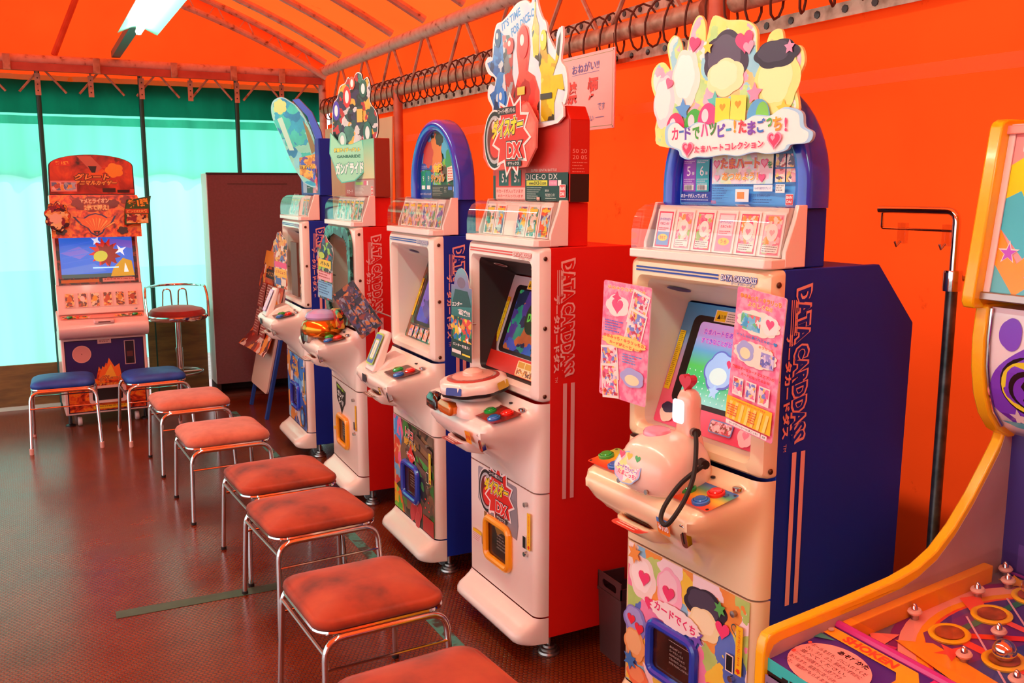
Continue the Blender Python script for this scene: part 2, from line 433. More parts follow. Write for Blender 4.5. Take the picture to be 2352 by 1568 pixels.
# webbing hems with eyelets and the rope that laces them round the tube
m = MB(); rows_ = []
for z0, z1, dx in ((1.968, 2.008, -.008), (2.128, 2.165, -.008)):
    m.box(XW + dx - .002, XW + dx, -2, 7.1, z0, z1, HEMW)
    for i in range(84):
        y = 7.05 - i * .105 - (.05 if z0 > 2.1 else 0)
        m.lathe([(.011, 0), (.011, .003), (.006, .004)], DARK, (XW + dx - .006, y, (z0 + z1) / 2), 8, 'x')
struct(m.build('wall_webbing'))
path = []
for i in range(84 * 12):
    th = 2 * pi * i / 12; y = 7.03 - .105 * i / 12
    path.append((1.999 - .043 * cos(th), y + .012 * sin(th * 1.0 + 1.3 * i / 12), 2.068 + .078 * sin(th)))
tag(MB().tube(path, .0042, ROPE, 5).build('lacing_rope'), 'brown rope lacing the orange wall cloth round the rusty tube', 'rope')

# back beam, brackets, gable truss and struts
m = MB().tube([(-2.9, 7.08, 2.322), (2.0, 7.08, 2.322)], .034, RUST, 12)
m.box(-2.9, 1.97, 7.02, 7.06, 2.248, 2.296, noise_col('red brown steel', [(.3, '#a34b3a'), (.7, '#b8604c')], 8, .5))
struct(m.build('back_beam'))
for x in (-.08, .45, .94, 1.34, 1.68):
    struct(MB().box(x - .022, x + .022, 7.005, 7.018, 2.245, 2.345, RUSTD).build('beam_bracket', bevel=.003))
gx = [2.0 - i * .1 for i in range(30)]
for dz, r_ in ((-.01, .022), (-.115, .022)):
    struct(MB().tube([(x, 7.0, roof_z(x) + dz) for x in gx], r_, RUST, 10).build('gable_arch'))
m = MB()
for i, x in enumerate(gx[1:]):
    if i % 2 == 0: m.tube([(x, 7.0, roof_z(x) - .115), (x - .06, 7.0, roof_z(x - .06) - .01), (x - .12, 7.0, roof_z(x - .12) - .115)], .006, RUST, 5)
struct(m.build('gable_web'))
struct(MB().tube([(.2, 7.1, 2.36), (.36, 7.1, 2.74), (.42, 7.1, 2.88)], .02, POSTC, 10).build('gable_strut'))
m = MB()
for x in [-.6 + .36 * i for i in range(8)]:
    for s_ in (-1, 1): m.tube([(x + s_ * .02, 7.12, 2.26), (x + s_ * .14, 7.12, 2.12)], .008, RUSTD, 5)
struct(m.build('beam_web'))
# green curtain across the back, its straps and poles
cu = thing('mesh_curtain', 'translucent green mesh curtain glowing with daylight across the back', 'curtain', (0, YB, 0))
m = MB(); xs = [-2.9 + i * .035 for i in range(141)]
def wav(x, z): return .014 * sin(x * 9.7) * (1 - .3 * z) + .007 * sin(x * 23 + 1) + .006 * sin(x * 41 + z)
m.rings([[(x, wav(x, z), z) for z in (.29, .6, .9, 1.2, 1.5, 1.8, 2.0, 2.2)] for x in xs], GREENC, False, False, close=False)
m.build('cloth', cu, 80)
m = MB(); m.rings([[(x, wav(x, z) - .022, z) for z in (1.985, 2.0, 2.05, 2.1, 2.2)] for x in xs], HEMC, False, False, close=False); m.build('hem', cu, 80)
m = MB(); m.rings([[(x, wav(x, z) - .012, z) for z in (1.915, 1.94, 1.97)] for x in xs], tarp('green seam', (.12, .6, .48), .8, .2, 0, (5, 4, 1)), False, False, close=False); m.build('seam_band', cu, 80)
for i in range(8):
    x = -.55 + i * .3205
    m = MB().box(x - .017, x + .017, -.062, -.056, 2.1, 2.24, RUSTD); m.tube([(x, -.06, 2.24), (x, -.055, 2.3)], .007, RUSTD, 6)
    for z in (2.13, 2.17, 2.21): m.lathe([(.005, 0), (.005, .002)], DARK, (x, -.064, z), 8, 'y')
    m.build('hook_strap', cu)
xa = [-2.9 + i * .02 for i in range(246)]
m = MB(); m.rings([[(x, .035 + wav(x, 2), 1.555 + .035 * abs(sin(x * 9)) + .012 * sin(x * 3.1)), (x, .035 + wav(x, 2), 1.8), (x, .035 + wav(x, 2), 2.24)] for x in xa], tarp('second curtain layer', (.5, .9, .78), .85, .1), False, False, close=False); m.build('valance', cu, 80)
for x in (-1.19, -.55, .09, .725, 1.37):
    struct(MB().tube([(x, YB - .045, .0), (x, YB - .045, 2.26)], .016, TEAL, 10).build('back_post'))
PLY = noise_col('stained plywood', [(.3, '#5c4a2c'), (.6, '#7d6537'), (.75, '#6a5330')], 5, .6, 6, stretch=(1, 1, 6))
struct(MB().box(-2.9, .66, YB - .035, YB - .02, .0, .308, PLY).build('baseboard_back', smooth=0))
struct(MB().box(-2.9, 1.05, YB - .055, YB - .04, 0, .025, mat('floor gap daylight strip', '#bfe8da', .5)).build('trim_1', smooth=0))  # pale strip painted as daylight showing through the gap at the floor
tag(MB().box(.67, 1.075, YB - .06, YB - .045, .03, .62, PLY).build('plywood_board', bevel=.002), 'brown plywood board standing between bar stool and mauve cabinet', 'board')
o = tag(MB().box(0, .012, -.72, .72, 0, 1.92, noise_col('cream board', [(.3, '#c9b58c'), (.7, '#d9c7a0')], 3, .6, stretch=(1, 1, .2))).build('wall_board', bevel=.002), 'tall cream board leaning on the orange wall in the back corner', 'board')
o.location = (1.9, 6.18, 0.0); o.rotation_euler = (0, radians(1.6), 0)

# fluorescent lamp under its steel channel
fl = thing('fluorescent_light', 'fluorescent strip light hung below the orange roof', 'light', (.575, 6.3, 2.36))
MB().box(-.028, .028, -2.95, -.62, .0, .045, mat('grey green steel', '#3f6a66', .4, metal=.3)).build('channel', fl, bevel=.003)
MB().box(-.0275, .0275, -.62, .76, .0005, .0445, mat('grey green steel', '#3f6a66')).build('channel_end', fl, bevel=.003)
LW = mat('lamp reflector enamel', '#8fd8b8', .3)
MB().rings([[(x, -2.9, z) for x, z in ((-.1, -.045), (-.03, -.012), (.03, -.012), (.1, -.045), (.1, -.041), (.032, -.002), (-.032, -.002), (-.1, -.041))],
            [(x, -.68, z) for x, z in ((-.1, -.045), (-.03, -.012), (.03, -.012), (.1, -.045), (.1, -.041), (.032, -.002), (-.032, -.002), (-.1, -.041))]], LW).build('reflector', fl)
TUBE = mat('lit fluorescent tube', '#eafff4', .3, emit=33)
MB().lathe([(.0, -2.85), (.016, -2.85), (.016, -.74), (.012, -.72), (0, -.72)], TUBE, (0, 0, -.04), 14, 'y').build('tube', fl)
m = MB()
for y in (-2.85, -.73): m.box(-.012, .012, y - .012, y + .012, -.055, .0, LW)
m.build('lamp_holder', fl)
# the same lamps go on down the tent, over and behind the camera
for y, lab in ((3.65, 'second fluorescent strip light of the row, over the stools'), (1.0, 'third fluorescent strip light of the row, over the entrance end')):
    c = copy_tree(fl); c['label'] = lab; c.location.y = y
    for ch_ in list(c.children):
        if ch_.name.startswith('channel_end'): bpy.data.objects.remove(ch_)

# ------------------------------------------------------------------ card game machines
FY = -.045                                   # front plane of the moulded front
def front(y=FY - .0006): return Art((0, y, 0), (1, 0, 0), (0, 0, 1))
def front_plan(dx=0., n=5, r=.032):
    """ half-round plan of the moulded front, left to right """
    o = [(-.25, .0)]
    for k in range(n + 1):
        a = pi + k * pi / 2 / n; o.append((-.25 + r + r * cos(a), FY + r + r * sin(a)))
    for k in range(n + 1):
        a = -pi / 2 + k * pi / 2 / n; o.append((.25 - r + r * cos(a), FY + r + r * sin(a)))
    return o + [(.25, .0)]
def sstep(a, b, x):
    t = max(0, min(1, (x - a) / (b - a))); return t * t * (3 - 2 * t)
CONS = [(0, .562), (.008, .58), (.03, .607), (.065, .64), (.105, .672), (.138, .70), (.158, .722), (.168, .745), (.167, .765), (.155, .782), (.13, .794), (.09, .803), (.05, .811), (.025, .82), (.008, .832), (0, .846)]
def console_mesh(m):
    xs = [-.25, -.25, -.246, -.24, -.232, -.222, -.21, -.195, -.18, -.16, -.14, -.12, -.1, -.08, -.05, -.02, 0]
    xs = xs + [-x for x in reversed(xs[:-1])]
    L = []
    for p, z in CONS:
        w0 = .07 + .135 * sstep(.6, .78, z); w1 = .215 + .033 * sstep(.62, .8, z); row = []
        for i, x in enumerate(xs):
            a = 1 - sstep(w0, w1, abs(x)); e = max(0, (abs(x) - .218) / .032); y = FY + .032 * (1 - sqrt(max(0, 1 - e * e))) - p * a
            if i in (0, len(xs) - 1): y = 0
            row.append((x, y, z))
        L.append(row)
    return MB().rings(L, m, False, False, close=False)
TOE = [(.0, .148), (.004, .142), (.016, .132), (.036, .12), (.056, .108), (.066, .094), (.067, .082), (.06, .07), (.045, .063), (.0, .062), (-.04, .062)]
def toe_mesh(m):
    xs = [-.25, -.25, -.246, -.238, -.225, -.205, -.17, 0]; xs = xs + [-x for x in reversed(xs[:-1])]; L = []
    for p, z in TOE:
        row = []
        for i, x in enumerate(xs):
            e = max(0, (abs(x) - .205) / .045); k = sqrt(max(0, 1 - e * e)); y = FY + .032 * (1 - sqrt(max(0, 1 - max(0, (abs(x) - .218) / .032) ** 2))) - p * k
            if i in (0, len(xs) - 1): y = 0
            row.append((x, min(y, 0), z))
        L.append(row)
    return MB().rings(L, m, False, False, close=False)
def side_art(root, col, plate, pink):
    a = Art((.2512, 0, 0), (0, 0, -1), (0, 1, 0))       # reads downwards
    z0, z1 = 1.285, .925; zc = -(z0 + z1) / 2; ln = z0 - z1; s_ = -.22
    a.text('DATA CARDDASS', zc, .06, .052, plate, ln, bold=.1, shear=s_)
    a.text('DATA CARDDASS', zc, .06, .041, col, ln - .014, bold=.035, shear=s_)
    a.text('データカードダス', zc + .045, .021, .022, plate, ln * .66, bold=.05, shear=s_)
    for k in range(4): a.rect(-z0 + .03, .021 + k * .006, -z0 + .11, .0235 + k * .006, plate)
    a.text('TM', zc + ln / 2 + .006, .02, .009, plate)
    for y in (.044, .072): a.rect(-.905, y, -.535, y + .014, pink)
    for z, y in ((1.27, .01), (.84, .01), (.8, .01), (.15, .01), (.3, .3), (.6, .26), (.95, .3), (1.1, .16)):
        a.poly(circ(-z, y, .0035, n=8), col)
    return a.build('side_logo', root)
def bezel_logo(root, col):
    a = front(FY - .0016)
    for z in (1.2985, 1.2905): a.rect(-.215, z, .09, z + .0042, col)
    a.text('DATA CARDDASS', .155, 1.2965, .0125, '#f3ece6', .112, bold=.02, outline=[col], ow=.09, shear=.2)
    a.text('データカードダス', .17, 1.285, .0065, col, .075, bold=.015)
    return a.build('front_logo', root)
FEET = [(0, 0), (.034, 0), (.036, .004), (.034, .011), (.027, .013), (.027, .021), (.02, .023), (.019, .03), (.008, .032), (.008, .075), (0, .075)]
def machine(label, base, odeg, col, body, shift=0., group='card game machines'):
    o = radians(odeg); rx = Vector((-sin(o), -cos(o), 0)); c = Vector((*base, 0)) - .25 * rx + shift * rx
    root = thing('card_game_machine', label, 'arcade machine', c, radians(-90) - o, group)
    red = col is RED
    prof = [(0, .078), (.43, .078), (.444, 1.16), (.444, 1.175), (.308, 1.322), (0, 1.322)]
    core = [(0.002, .082), (.425, .082), (.44, 1.16), (.44, 1.172), (.306, 1.319), (0.002, 1.319), (0.002, 1.29), (.16, 1.29), (.16, 1.2), (.012, .88), (.002, .86)]
    m = MB()
    for x in (-.249, .231): m.prism(prof, col, (x, 0, 0), (0, 1, 0), (0, 0, 1), (1, 0, 0), .018)
    m.prism(core, col, (-.231, 0, 0), (0, 1, 0), (0, 0, 1), (1, 0, 0), .462)
    m.build('cabinet', root, bevel=.002)
    MB().prism([(.05, 1.322), (.14, 1.322), (.14, 1.455), (.05, 1.455)], col, (-.232, 0, 0), (0, 1, 0), (0, 0, 1), (1, 0, 0), .464).build('upper_cabinet', root, bevel=.003)
    MB().box(-.12, .12, .37, .44, 1.18, 1.2, DARK).build('rear_grip', root, bevel=.006)
    for y0 in (.03, .38):
        for x in (-.19, .2):
            MB().lathe(FEET, STEEL, (x, y0, 0), 18).build('leveling_foot', root)
    for x in (-.11, .145):
        MB().lathe([(0, -.011), (.026, -.011), (.028, -.007), (.028, .007), (.026, .011), (0, .011)], mat('grey caster rubber', '#8f9a9c', .5), (x, .03, .029), 16, 'x').build('caster', root)
    # bezel with tapering hood
    Ls = [(-.25, .25, .85, 1.322, .012, 0), (-.25, .25, .85, 1.322, .012, -.02), (-.244, .244, .853, 1.319, .018, -.036), (-.23, .23, .86, 1.313, .024, -.0445),
          (-.212, .212, .878, 1.281, .022, -.0455), (-.207, .207, .882, 1.276, .02, -.04), (-.2, .2, .888, 1.268, .018, -.02)]
    loops = [[(x, y, z) for x, z in rrect(a, b_, z0, z1, r, 6)] for a, b_, z0, z1, r, y in Ls]
    my = lambda z: .0 + (z - .89) / .31 * .112
    hood = [[(x, my(z), z) for x, z in rrect(-.19, .19, .892, 1.205, .012, 6)]]
    MB().rings(loops, body, False, False).build('bezel', root)
    MB().rings([loops[-1]] + hood, mat('hood black plastic', '#2a2224', .5) if red and body is PWHITE else mat('hood ' + body.name, '#ddd6c4' if body is CREAM else '#e2ddd2', .4), False, False).build('hood', root)
    for s_ in (-1, 1):                       # eye-shaped speaker slots in the hood ceiling
        a = Art((0, 0.03, 1.2455), (1, 0, 0), (0, -.134, .063)); a.k = 20
        e = [(.13 * s_ + .045 * cos(t), .004 + .017 * sin(t) * abs(sin(t)) ** .3) for t in [2 * pi * i / 20 for i in range(20)]]
        a.poly(e, '#e6e0da' if red else '#1c2f86')
        e = [(.13 * s_ + .036 * cos(t), .004 + .012 * sin(t) * abs(sin(t)) ** .3) for t in [2 * pi * i / 20 for i in range(20)]]
        a.poly(e, '#8d2b2b' if red else '#0f1c5c')
        a.build('speaker_slot', root)
    console_mesh(body).build('console', root, 50)
    toe_mesh(body).build('kick_base', root, 50)
    fp = front_plan()
    MB().rings([[(x, y, .153) for x, y in fp], [(x, y, .557) for x, y in fp]], body, True, True).build('door', root, 40)
    # hinge side screws
    for z in (1.29, 1.08, .87): MB().lathe([(0, 0), (.006, 0), (.007, .003), (.004, .006), (0, .006)], mat('bronze screw', '#5b3d2a', .35, metal=.7), (.2495, -.02, z), 10, 'x').build('screw', root)
    # card display
    for s_ in (-1, 1):
        MB().prism([(-.0, 1.326), (.062, 1.326), (.062, 1.462), (.035, 1.462), (.026, 1.43), (.0, 1.36)], PWHITE, (s_ * .241 - .006, 0, 0), (0, 1, 0), (0, 0, 1), (1, 0, 0), .012).build('display_cheek', root, bevel=.002)
    base_ = MB(); pl = [(-.246, .03), (-.246, -.04), (-.236, -.054), (.236, -.054), (.246, -.04), (.246, .03)]
    base_.rings([[(x, y, 1.324) for x, y in pl], [(x, y, 1.346) for x, y in pl]], PWHITE); base_.build('display_base', root, bevel=.003)
    MB().prism([(.0, 1.347), (.034, 1.347), (.05, 1.455), (.02, 1.455)], mat('display backing', '#f1e3d8', .5), (-.205, 0, 0), (0, 1, 0), (0, 0, 1), (1, 0, 0), .438).build('display_backing', root)
    cp = [(-.05, 1.3465), (-.05, 1.39), (-.045, 1.42), (-.032, 1.442), (-.01, 1.455), (.03, 1.461), (.06, 1.4615)]
    m = MB(); m.rings([[(s_ * .2345, y, z) for y, z in cp] for s_ in (-1, 1)], CLEAR, False, False, close=False)
    for s_ in (-1, 1): m.prism(cp + [(.06, 1.3465)], CLEAR, (s_ * .2345, 0, 0), (0, 1, 0), (0, 0, 1), (1, 0, 0), .001)
    m.build('display_cover', root, 50)
    side_art(root, col, H('#e7a9a0' if not red else '#eec3b8'), H('#e9b4ae'))
    bezel_logo(root, H('#d8302c') if red else H('#1f3fa8'))
    # coin slot and key lock
    m = MB().prism(rrect(-.011, .011, -.03, .03, .01, 4), CHROME, (.178, FY - .146, .733), (1, 0, 0), (0, -.25, .97), (0, -.97, -.25), .016); m.build('coin_slot', root, bevel=.002)
    a = Art((.178, FY - .1618, .729), (1, 0, 0), (0, -.25, .97)); a.rect(-.0022, -.018, .0022, .012, H('#1a1412')); a.build('coin_slit', root)
    MB().lathe([(0, 0), (.012, 0), (.012, .006), (.007, .008), (0, .008)], CHROME, (.205, FY - .028, .823), 14).build('headphone_jack', root)
    MB().lathe([(0, 0), (.006, 0), (.006, .004), (0, .004)], DARK, (.115, FY - .02, .826), 10).build('sensor', root)
    MB().lathe([(0, 0), (.009, 0), (.008, -.012), (0, -.012)], CHROME, (.187, FY, .348), 12, 'y').build('door_lock', root)
    MB().lathe([(0, 0), (.007, 0), (.008, -.012), (0, -.013)], STEEL, (.187, FY, .512), 12, 'y').build('door_peg', root)
    return root
def slots(root, a, ink='#e0341c', lab='#f5c518', n=9):
    """ door slot and its upright yellow label """
    a.rect(.168, .363, .194, .408, '#f1e9e4'); a.rect(.171, .366, .191, .405, '#0c090a')
    a.rect(.2, .368, .222, .49, lab)
    a.text('カードがでないときはここをみてね', .211, .437, .009, ink, .09, rot=-pi / 2, bold=.02)
    a.poly([(.206, .384), (.216, .384), (.216, .379), (.2195, .379), (.211, .371), (.2025, .379), (.206, .379)], ink)
def window(root, frame_m, x0=-.105, x1=.09, z0=.235, z1=.4):
    m = MB(); r = .013
    m.tube([(x, FY - .007, z) for x, z in sub(rrect(x0 + r, x1 - r, z0 + r, z1 - r, .025, 4), 2)], r, frame_m, 10, closed=True)
    m.build('card_window_frame', root)
    a = front(FY - .0030)
    a.poly(rrect(x0 + .008, x1 - .008, z0 + .008, z1 - .008, .02, 4), noise_col('tinted card window', [(.35, '#150a08'), (.6, '#4a1f10'), (.75, '#1a0d0a')], 9, .12))
    xm = (x0 + x1) / 2 + .03
    a.line([(xm - .045, z1 - .04), (xm + .04, z1 - .04)], .0012, '#cfc4bd')
    for i, t in enumerate(['おねがい！', 'カードをとったら', 'なかをのぞいたり', 'てをいれたりしないでね', 'けがをするかもしれません']):
        a.text(t, xm - .04, z1 - .055 - i * .011, .0065, '#cfc4bd', .045 + .007 * i, al='l')
    a.build('card_window', root)
def buttons(root, plate, cx=.15, hw=.078, mark='2'):
    V = Vector((0, .08, .017)).normalized(); O = Vector((cx, FY - .09, .8075)); N = Vector((1, 0, 0)).cross(V)
    a = Art(O, (1, 0, 0), V); a.k = 4; a.poly(rrect(-hw, hw, -.05, .05, .008, 3), plate)
    for x, y in ((-hw + .008, .042), (hw - .008, .042), (-hw + .008, -.042), (hw - .008, -.042)): a.poly(circ(x, y, .004, n=10), '#2b2320')
    if mark: a.text(mark, .055, .03, .016, '#2b3f86', bold=.02)
    a.build('button_plate', root)
    T = Matrix.Translation(O) @ Matrix((( 1, 0, 0, 0), (0, V.y, N.y, 0), (0, V.z, N.z, 0), (0, 0, 0, 1)))
    for x, y, c in ((-.04, -.002, '#15a53a'), (.03, .022, '#e2231a'), (.032, -.026, '#1f74c9')):
        b_ = MB().lathe([(0, .0), (.021, .0), (.021, .006), (.017, .008), (.0165, .005), (.0, .005)], mat('button rim ' + c, c, .25, coat=.5), (0, 0, 0), 20, T=T @ Matrix.Translation((x, y, .001)))
        b_.lathe([(0, .004), (.0155, .004), (.0155, .009), (.013, .011), (0, .0118)], mat('button ' + c, c, .2, coat=.6), (0, 0, 0), 20, T=T @ Matrix.Translation((x, y, .001))); b_.build('button', root)
    return T
def tray(root, body, inset):
    """ card tray lip under the console nose """
    m = MB(); O = []
    pl = rrect(-.088, .066, -.2, .0, .035, 6)
    o_ = lambda k, dz, dy: [(x * k - .002, (y + .05) * k - .055 + dy, dz) for x, y in pl]
    m.rings([o_(.8, .652, .03), o_(.93, .664, .012), o_(1, .69, 0), o_(1.0, .699, 0), o_(.95, .702, .002), o_(.88, .694, .006)], body, True, True)
    m.build('card_tray', root, 50)
    a = Art((0, 0, .6955), (1, 0, 0), (0, 1, 0)); a.poly(rrect(-.068, .048, -.232, -.09, .02, 4), inset)
    for i in range(4): a.rect(-.05, -.222 + i * .01, .02, -.218 + i * .01, '#f0d5c8')
    a.poly([(-.04, -.15), (.01, -.15), (.01, -.14), (.025, -.165), (.01, -.19), (.01, -.18), (-.04, -.18)], '#e23a2a'); a.build('card_tray_print', root)
    a = Art((0, FY - .1395, .7), (1, 0, 0), (0, -.02, .022)); a.k = 12; a.poly(rrect(-.05, .045, .0, .022, .006, 3), '#1a1012'); a.build('card_mouth', root)
def cards(root, mats_, n=6, w=.055, h=.09, gaps=(), extra=None):
    d = Vector((0, .02, .108)).normalized()
    for i in range(n):
        if i in gaps: continue
        x = -.172 + i * .074
        a = Art((x, -.0006, 1.351), (1, 0, 0), d); a.k = 5
        a.rect(-w / 2 - .006, -.004, w / 2 + .006, h + .006, '#f7efe9'); a.rect(-w / 2, 0, w / 2, h, mats_[i % len(mats_)])
        if extra: extra(a, i, w, h)
        else:
            a.poly(circ(0, h * .55, w * .32, h * .3, 16), mats_[(i + 2) % len(mats_)])
            a.rect(-w / 2 + .004, h - .014, w / 2 - .004, h - .006, '#f5d23a'); a.rows(-w / 2 + .004, .016, w / 2 - .004, 3, .005, H('#3a2a2a'), .0015, i)
        a.build('sample_card', root)
def yawed(p0, yaw):
    return Vector((p0[0], p0[1], 0)), Vector((cos(yaw), sin(yaw), 0)), Vector((-sin(yaw), cos(yaw), 0))
def boardy(name, root, pts, p0, yaw, th, edge):
    O, U, N_ = yawed(p0, yaw); MB().prism(pts, edge, O, U, (0, 0, 1), N_, th).build(name, root, smooth=0)
    return Art(O - N_ * .0006, U, (0, 0, 1))
def board(name, root, pts, y, th, edge, ang=0.):
    """ die-cut cardboard: outline pts (x,z) at depth y, real thickness """
    return MB().prism(pts, edge, (0, y, 0), (1, 0, 0), (0, 0, 1), (0, 1, 0), th).build(name, root, smooth=0)
def side_card(root, x0, z0, wd, ht, skew=0., y=-.075, top='flat', yaw=0., mats_=None, draw=None, name='side_card'):
    """ promo card held out beside the front """
    T = Matrix.Translation((x0 + wd / 2, y, z0)) @ Matrix.Rotation(yaw, 4, 'Z') @ Matrix.Rotation(skew, 4, 'Y')
    O = T @ Vector((0, 0, 0)); U = (T.to_3x3() @ Vector((1, 0, 0))); V = (T.to_3x3() @ Vector((0, 0, 1))); N = U.cross(V)
    pts = rrect(-wd / 2, wd / 2, 0, ht, .006, 3)
    if top == 'round': pts = [(-wd / 2, 0), (wd / 2, 0), (wd / 2, ht * .8)] + [(wd * .36 * cos(t) , ht * .8 + ht * .2 * sin(t)) for t in [pi * k / 10 for k in range(11)]] + [(-wd / 2, ht * .8)]
    if top == 'lobed': pts = [(-wd / 2, 0), (wd / 2, 0), (wd / 2, ht * .62), (wd * .56, ht * .72), (wd * .5, ht * .86), (wd * .2, ht * .93), (wd * .05, ht), (-wd * .2, ht * .97), (-wd * .3, ht * .86), (-wd * .52, ht * .8), (-wd / 2, ht * .64)]
    b_ = MB().prism(pts, H('#efe6e0'), O, U, V, -N, .002).build(name, root, smooth=0)
    a = Art(O + N * .0004, U, V)
    draw(a, pts, wd, ht); a.build('card_print', b_)
    MB().tube([T @ Vector((wd * .2, .004, ht * .4)), T @ Vector((wd * .3, .03, ht * .4)), Vector((max(-.24, min(.24, x0 + wd / 2)), FY + .004, z0 + ht * .4))], .003, STEEL, 6).build('card_holder', b_)
    return b_
def arch_topper(root, panel_m):
    """ blue arched sign frame; returns nothing, frame and panel are parts """
    zc, R = 1.505, .2275; path = [(-R, 1.455)] + [(R * cos(t), zc + (.005 + R) * sin(t)) for t in [pi - pi * k / 24 for k in range(25)]] + [(R, 1.455)]
    m = MB()
    L = []
    for i, (x, z) in enumerate(path):
        a, b_ = path[max(0, i - 1)], path[min(len(path) - 1, i + 1)]; t = Vector((b_[0] - a[0], b_[1] - a[1])).normalized(); nx, nz = -t.y, t.x
        sec = rrect(-.0235, .0225, .055, .135, .018, 5)
        L.append([(x + nx * s_, y, z + nz * s_) for s_, y in sec])
    m.rings(L, BLUEP).build('topper_frame', root, 50)
    pts = [(-.208, 1.456)] + [(.208 * cos(t), zc + .21 * sin(t)) for t in [pi - pi * k / 20 for k in range(21)]] + [(.208, 1.456)]
    MB().prism(pts, DARK, (0, .085, 0), (1, 0, 0), (0, 0, 1), (0, 1, 0), .012).build('topper_panel', root, smooth=0)
    a = front(.0845); a.poly(pts[::-1], panel_m); return a
def bandai(a, x, z, s_):
    a.poly(rrect(x - s_, x + s_, z - s_ * 1.05, z + s_ * 1.05, s_ * .15, 3), '#f3ece8'); a.poly(rrect(x - s_ * .92, x + s_ * .92, z - s_ * .97, z + s_ * .97, s_ * .12, 3), '#d8202a')
    a.text('BAN', x, z + s_ * .42, s_ * .62, '#f7efec', s_ * 1.5, bold=.03); a.text('DAI', x, z - s_ * .42, s_ * .62, '#f7efec', s_ * 1.3, bold=.03)
def reader(root, edge_c, face):
    """ upright card reader on the console nose """
    MB().prism([(FY - .165, .785), (FY - .12, .79), (FY - .075, .935), (FY - .095, .945)], PWHITE, (-.09, 0, 0), (0, 1, 0), (0, 0, 1), (1, 0, 0), .1).build('card_reader', root, bevel=.008)
    MB().prism([(FY - .15, .785), (FY - .01, .815), (FY - .03, .85), (FY - .1, .83)], PWHITE, (-.1, 0, 0), (0, 1, 0), (0, 0, 1), (1, 0, 0), .12).build('reader_foot', root, bevel=.01)
    V = Vector((0, .07, .16)).normalized()
    a = Art((-.04, FY - .1595, .812), (1, 0, 0), V); a.k = 8
    a.poly(rrect(-.04, .04, 0, .13, .01, 3), edge_c); a.poly(rrect(-.034, .034, .006, .124, .008, 3), face); a.poly(rrect(-.022, .022, .02, .105, .008, 3), edge_c); a.poly(rrect(-.018, .018, .026, .1, .006, 3), '#f4f1ee')
    a.rect(-.003, .03, .003, .09, edge_c); a.build('reader_face', root)
    a = Art((-.07, FY - .1725, .752), (1, 0, 0), (0, 0, 1)); a.poly(rrect(-.025, .025, -.016, .016, .003, 2), '#1b1d33'); a.build('nose_display', root)
def screen(root, border, scr, caution=True, x0=-.185, strip=True):
    V = Vector((0, .112, .31)).normalized(); h = .328
    a = Art((0, -.0005, .8925), (1, 0, 0), V); a.rect(-.189, 0, .189, h, border)
    a.poly(rrect(-.148, .15, .062, .298, .022, 4), '#120d10'); a.k = 6
    a.poly(rrect(-.118, .12, .075, .282, .012, 4), scr)
    if caution:
        a.rect(-.075, .287, .12, .318, '#efe9dc'); a.rect(-.072, .289, -.035, .316, '#f2d415'); a.poly([(-.066, .295), (-.054, .295), (-.06, .308)], '#1a1410'); a.text('注意', -.045, .302, .01, '#1a1410')
        a.rows(-.03, .31, .115, 4, .006, H('#5a5148'), .0016, 3)
    if strip:
        a.rect(-.183, .09, -.162, .25, '#f0cf14'); a.rows(-.181, .245, -.164, 30, .005, H('#6a5a10'), .0015, 5)
    return a
LIT = lambda n, c, sc=30, e=.25: collage(n, c, sc, .25, len(n), emit=e)

# ---- machine with the pastel display, nearest (blue cabinet, cream front)
E_ = machine('nearest blue card machine with cream front, pastel character sign and two pink promo cards', (1.457, 1.551), -3.7, BLUE, CREAM, -.008)
a = arch_topper(E_, H('#5fa8e8'))
a.rect(-.205, 1.458, .205, 1.51, '#5aa9ee'); a.rect(-.2, 1.463, -.085, 1.575, '#2236a0')
for x, c, n in ((-.17, '#8a35b8', '5'), (-.117, '#1aa6b8', '6')):
    a.rect(x - .024, 1.49, x + .024, 1.57, c); a.text(n, x - .003, 1.541, .024, '#f4f0f4'); a.text('弾', x + .014, 1.535, .009, '#f4f0f4'); a.rows(x - .02, 1.565, x + .02, 2, .004, H('#e6dcf0'), .0016, 2)
    a.rows(x - .02, 1.52, x + .02, 3, .005, H('#e6dcf0'), .0014, 4); a.rect(x - .018, 1.493, x + .018, 1.507, '#f4f0f4')
    for k in range(9): a.rect(x - .016 + k * .0035, 1.494, x - .0145 + k * .0035, 1.506, '#22202a')
a.text('のカードが入っています。', -.143, 1.479, .011, '#f6f2f6', .1, bold=.02); a.rows(-.195, 1.468, -.09, 1, .01, H('#c8d0f0'), .0018, 9)
a.rect(-.078, 1.508, .125, 1.585, collage('pale pastel print', ['#f6d8e4', '#f4e6b8', '#d8ecf4', '#f7f2ee', '#cfe9c9'], 40, seed=3))
for x in (-.062, .098): a.poly(heart(x, 1.557, .013), '#ee3d78'); a.poly(heart(x, 1.557, .009), '#f58fb0')
a.text('たまハート', .018, 1.557, .024, '#f07a1e', .13, bold=.03, outline=['#e2307a', '#fbf6f2'], ow=.05); a.text('を', .116, 1.552, .016, '#2f9a42', bold=.02)
a.text('あつめよう！', .02, 1.526, .019, '#f8a21e', .12, bold=.03, outline=['#fbf6f2'], ow=.06)
a.poly(heart(.092, 1.523, .012), '#ee4f86'); a.poly(heart(-.058, 1.523, .01), '#f4a8c4')
for i in range(2):
    for j in range(2): a.rect(.135 + i * .034, 1.512 + j * .033, .165 + i * .034, 1.542 + j * .033, collage('small photo print', ['#f2a0a8', '#f6e2d0', '#5a4a6a', '#e8c868', '#b0342c'], 90, seed=2))
a.rect(.202, 1.52, .207, 1.565, '#ee5a86')
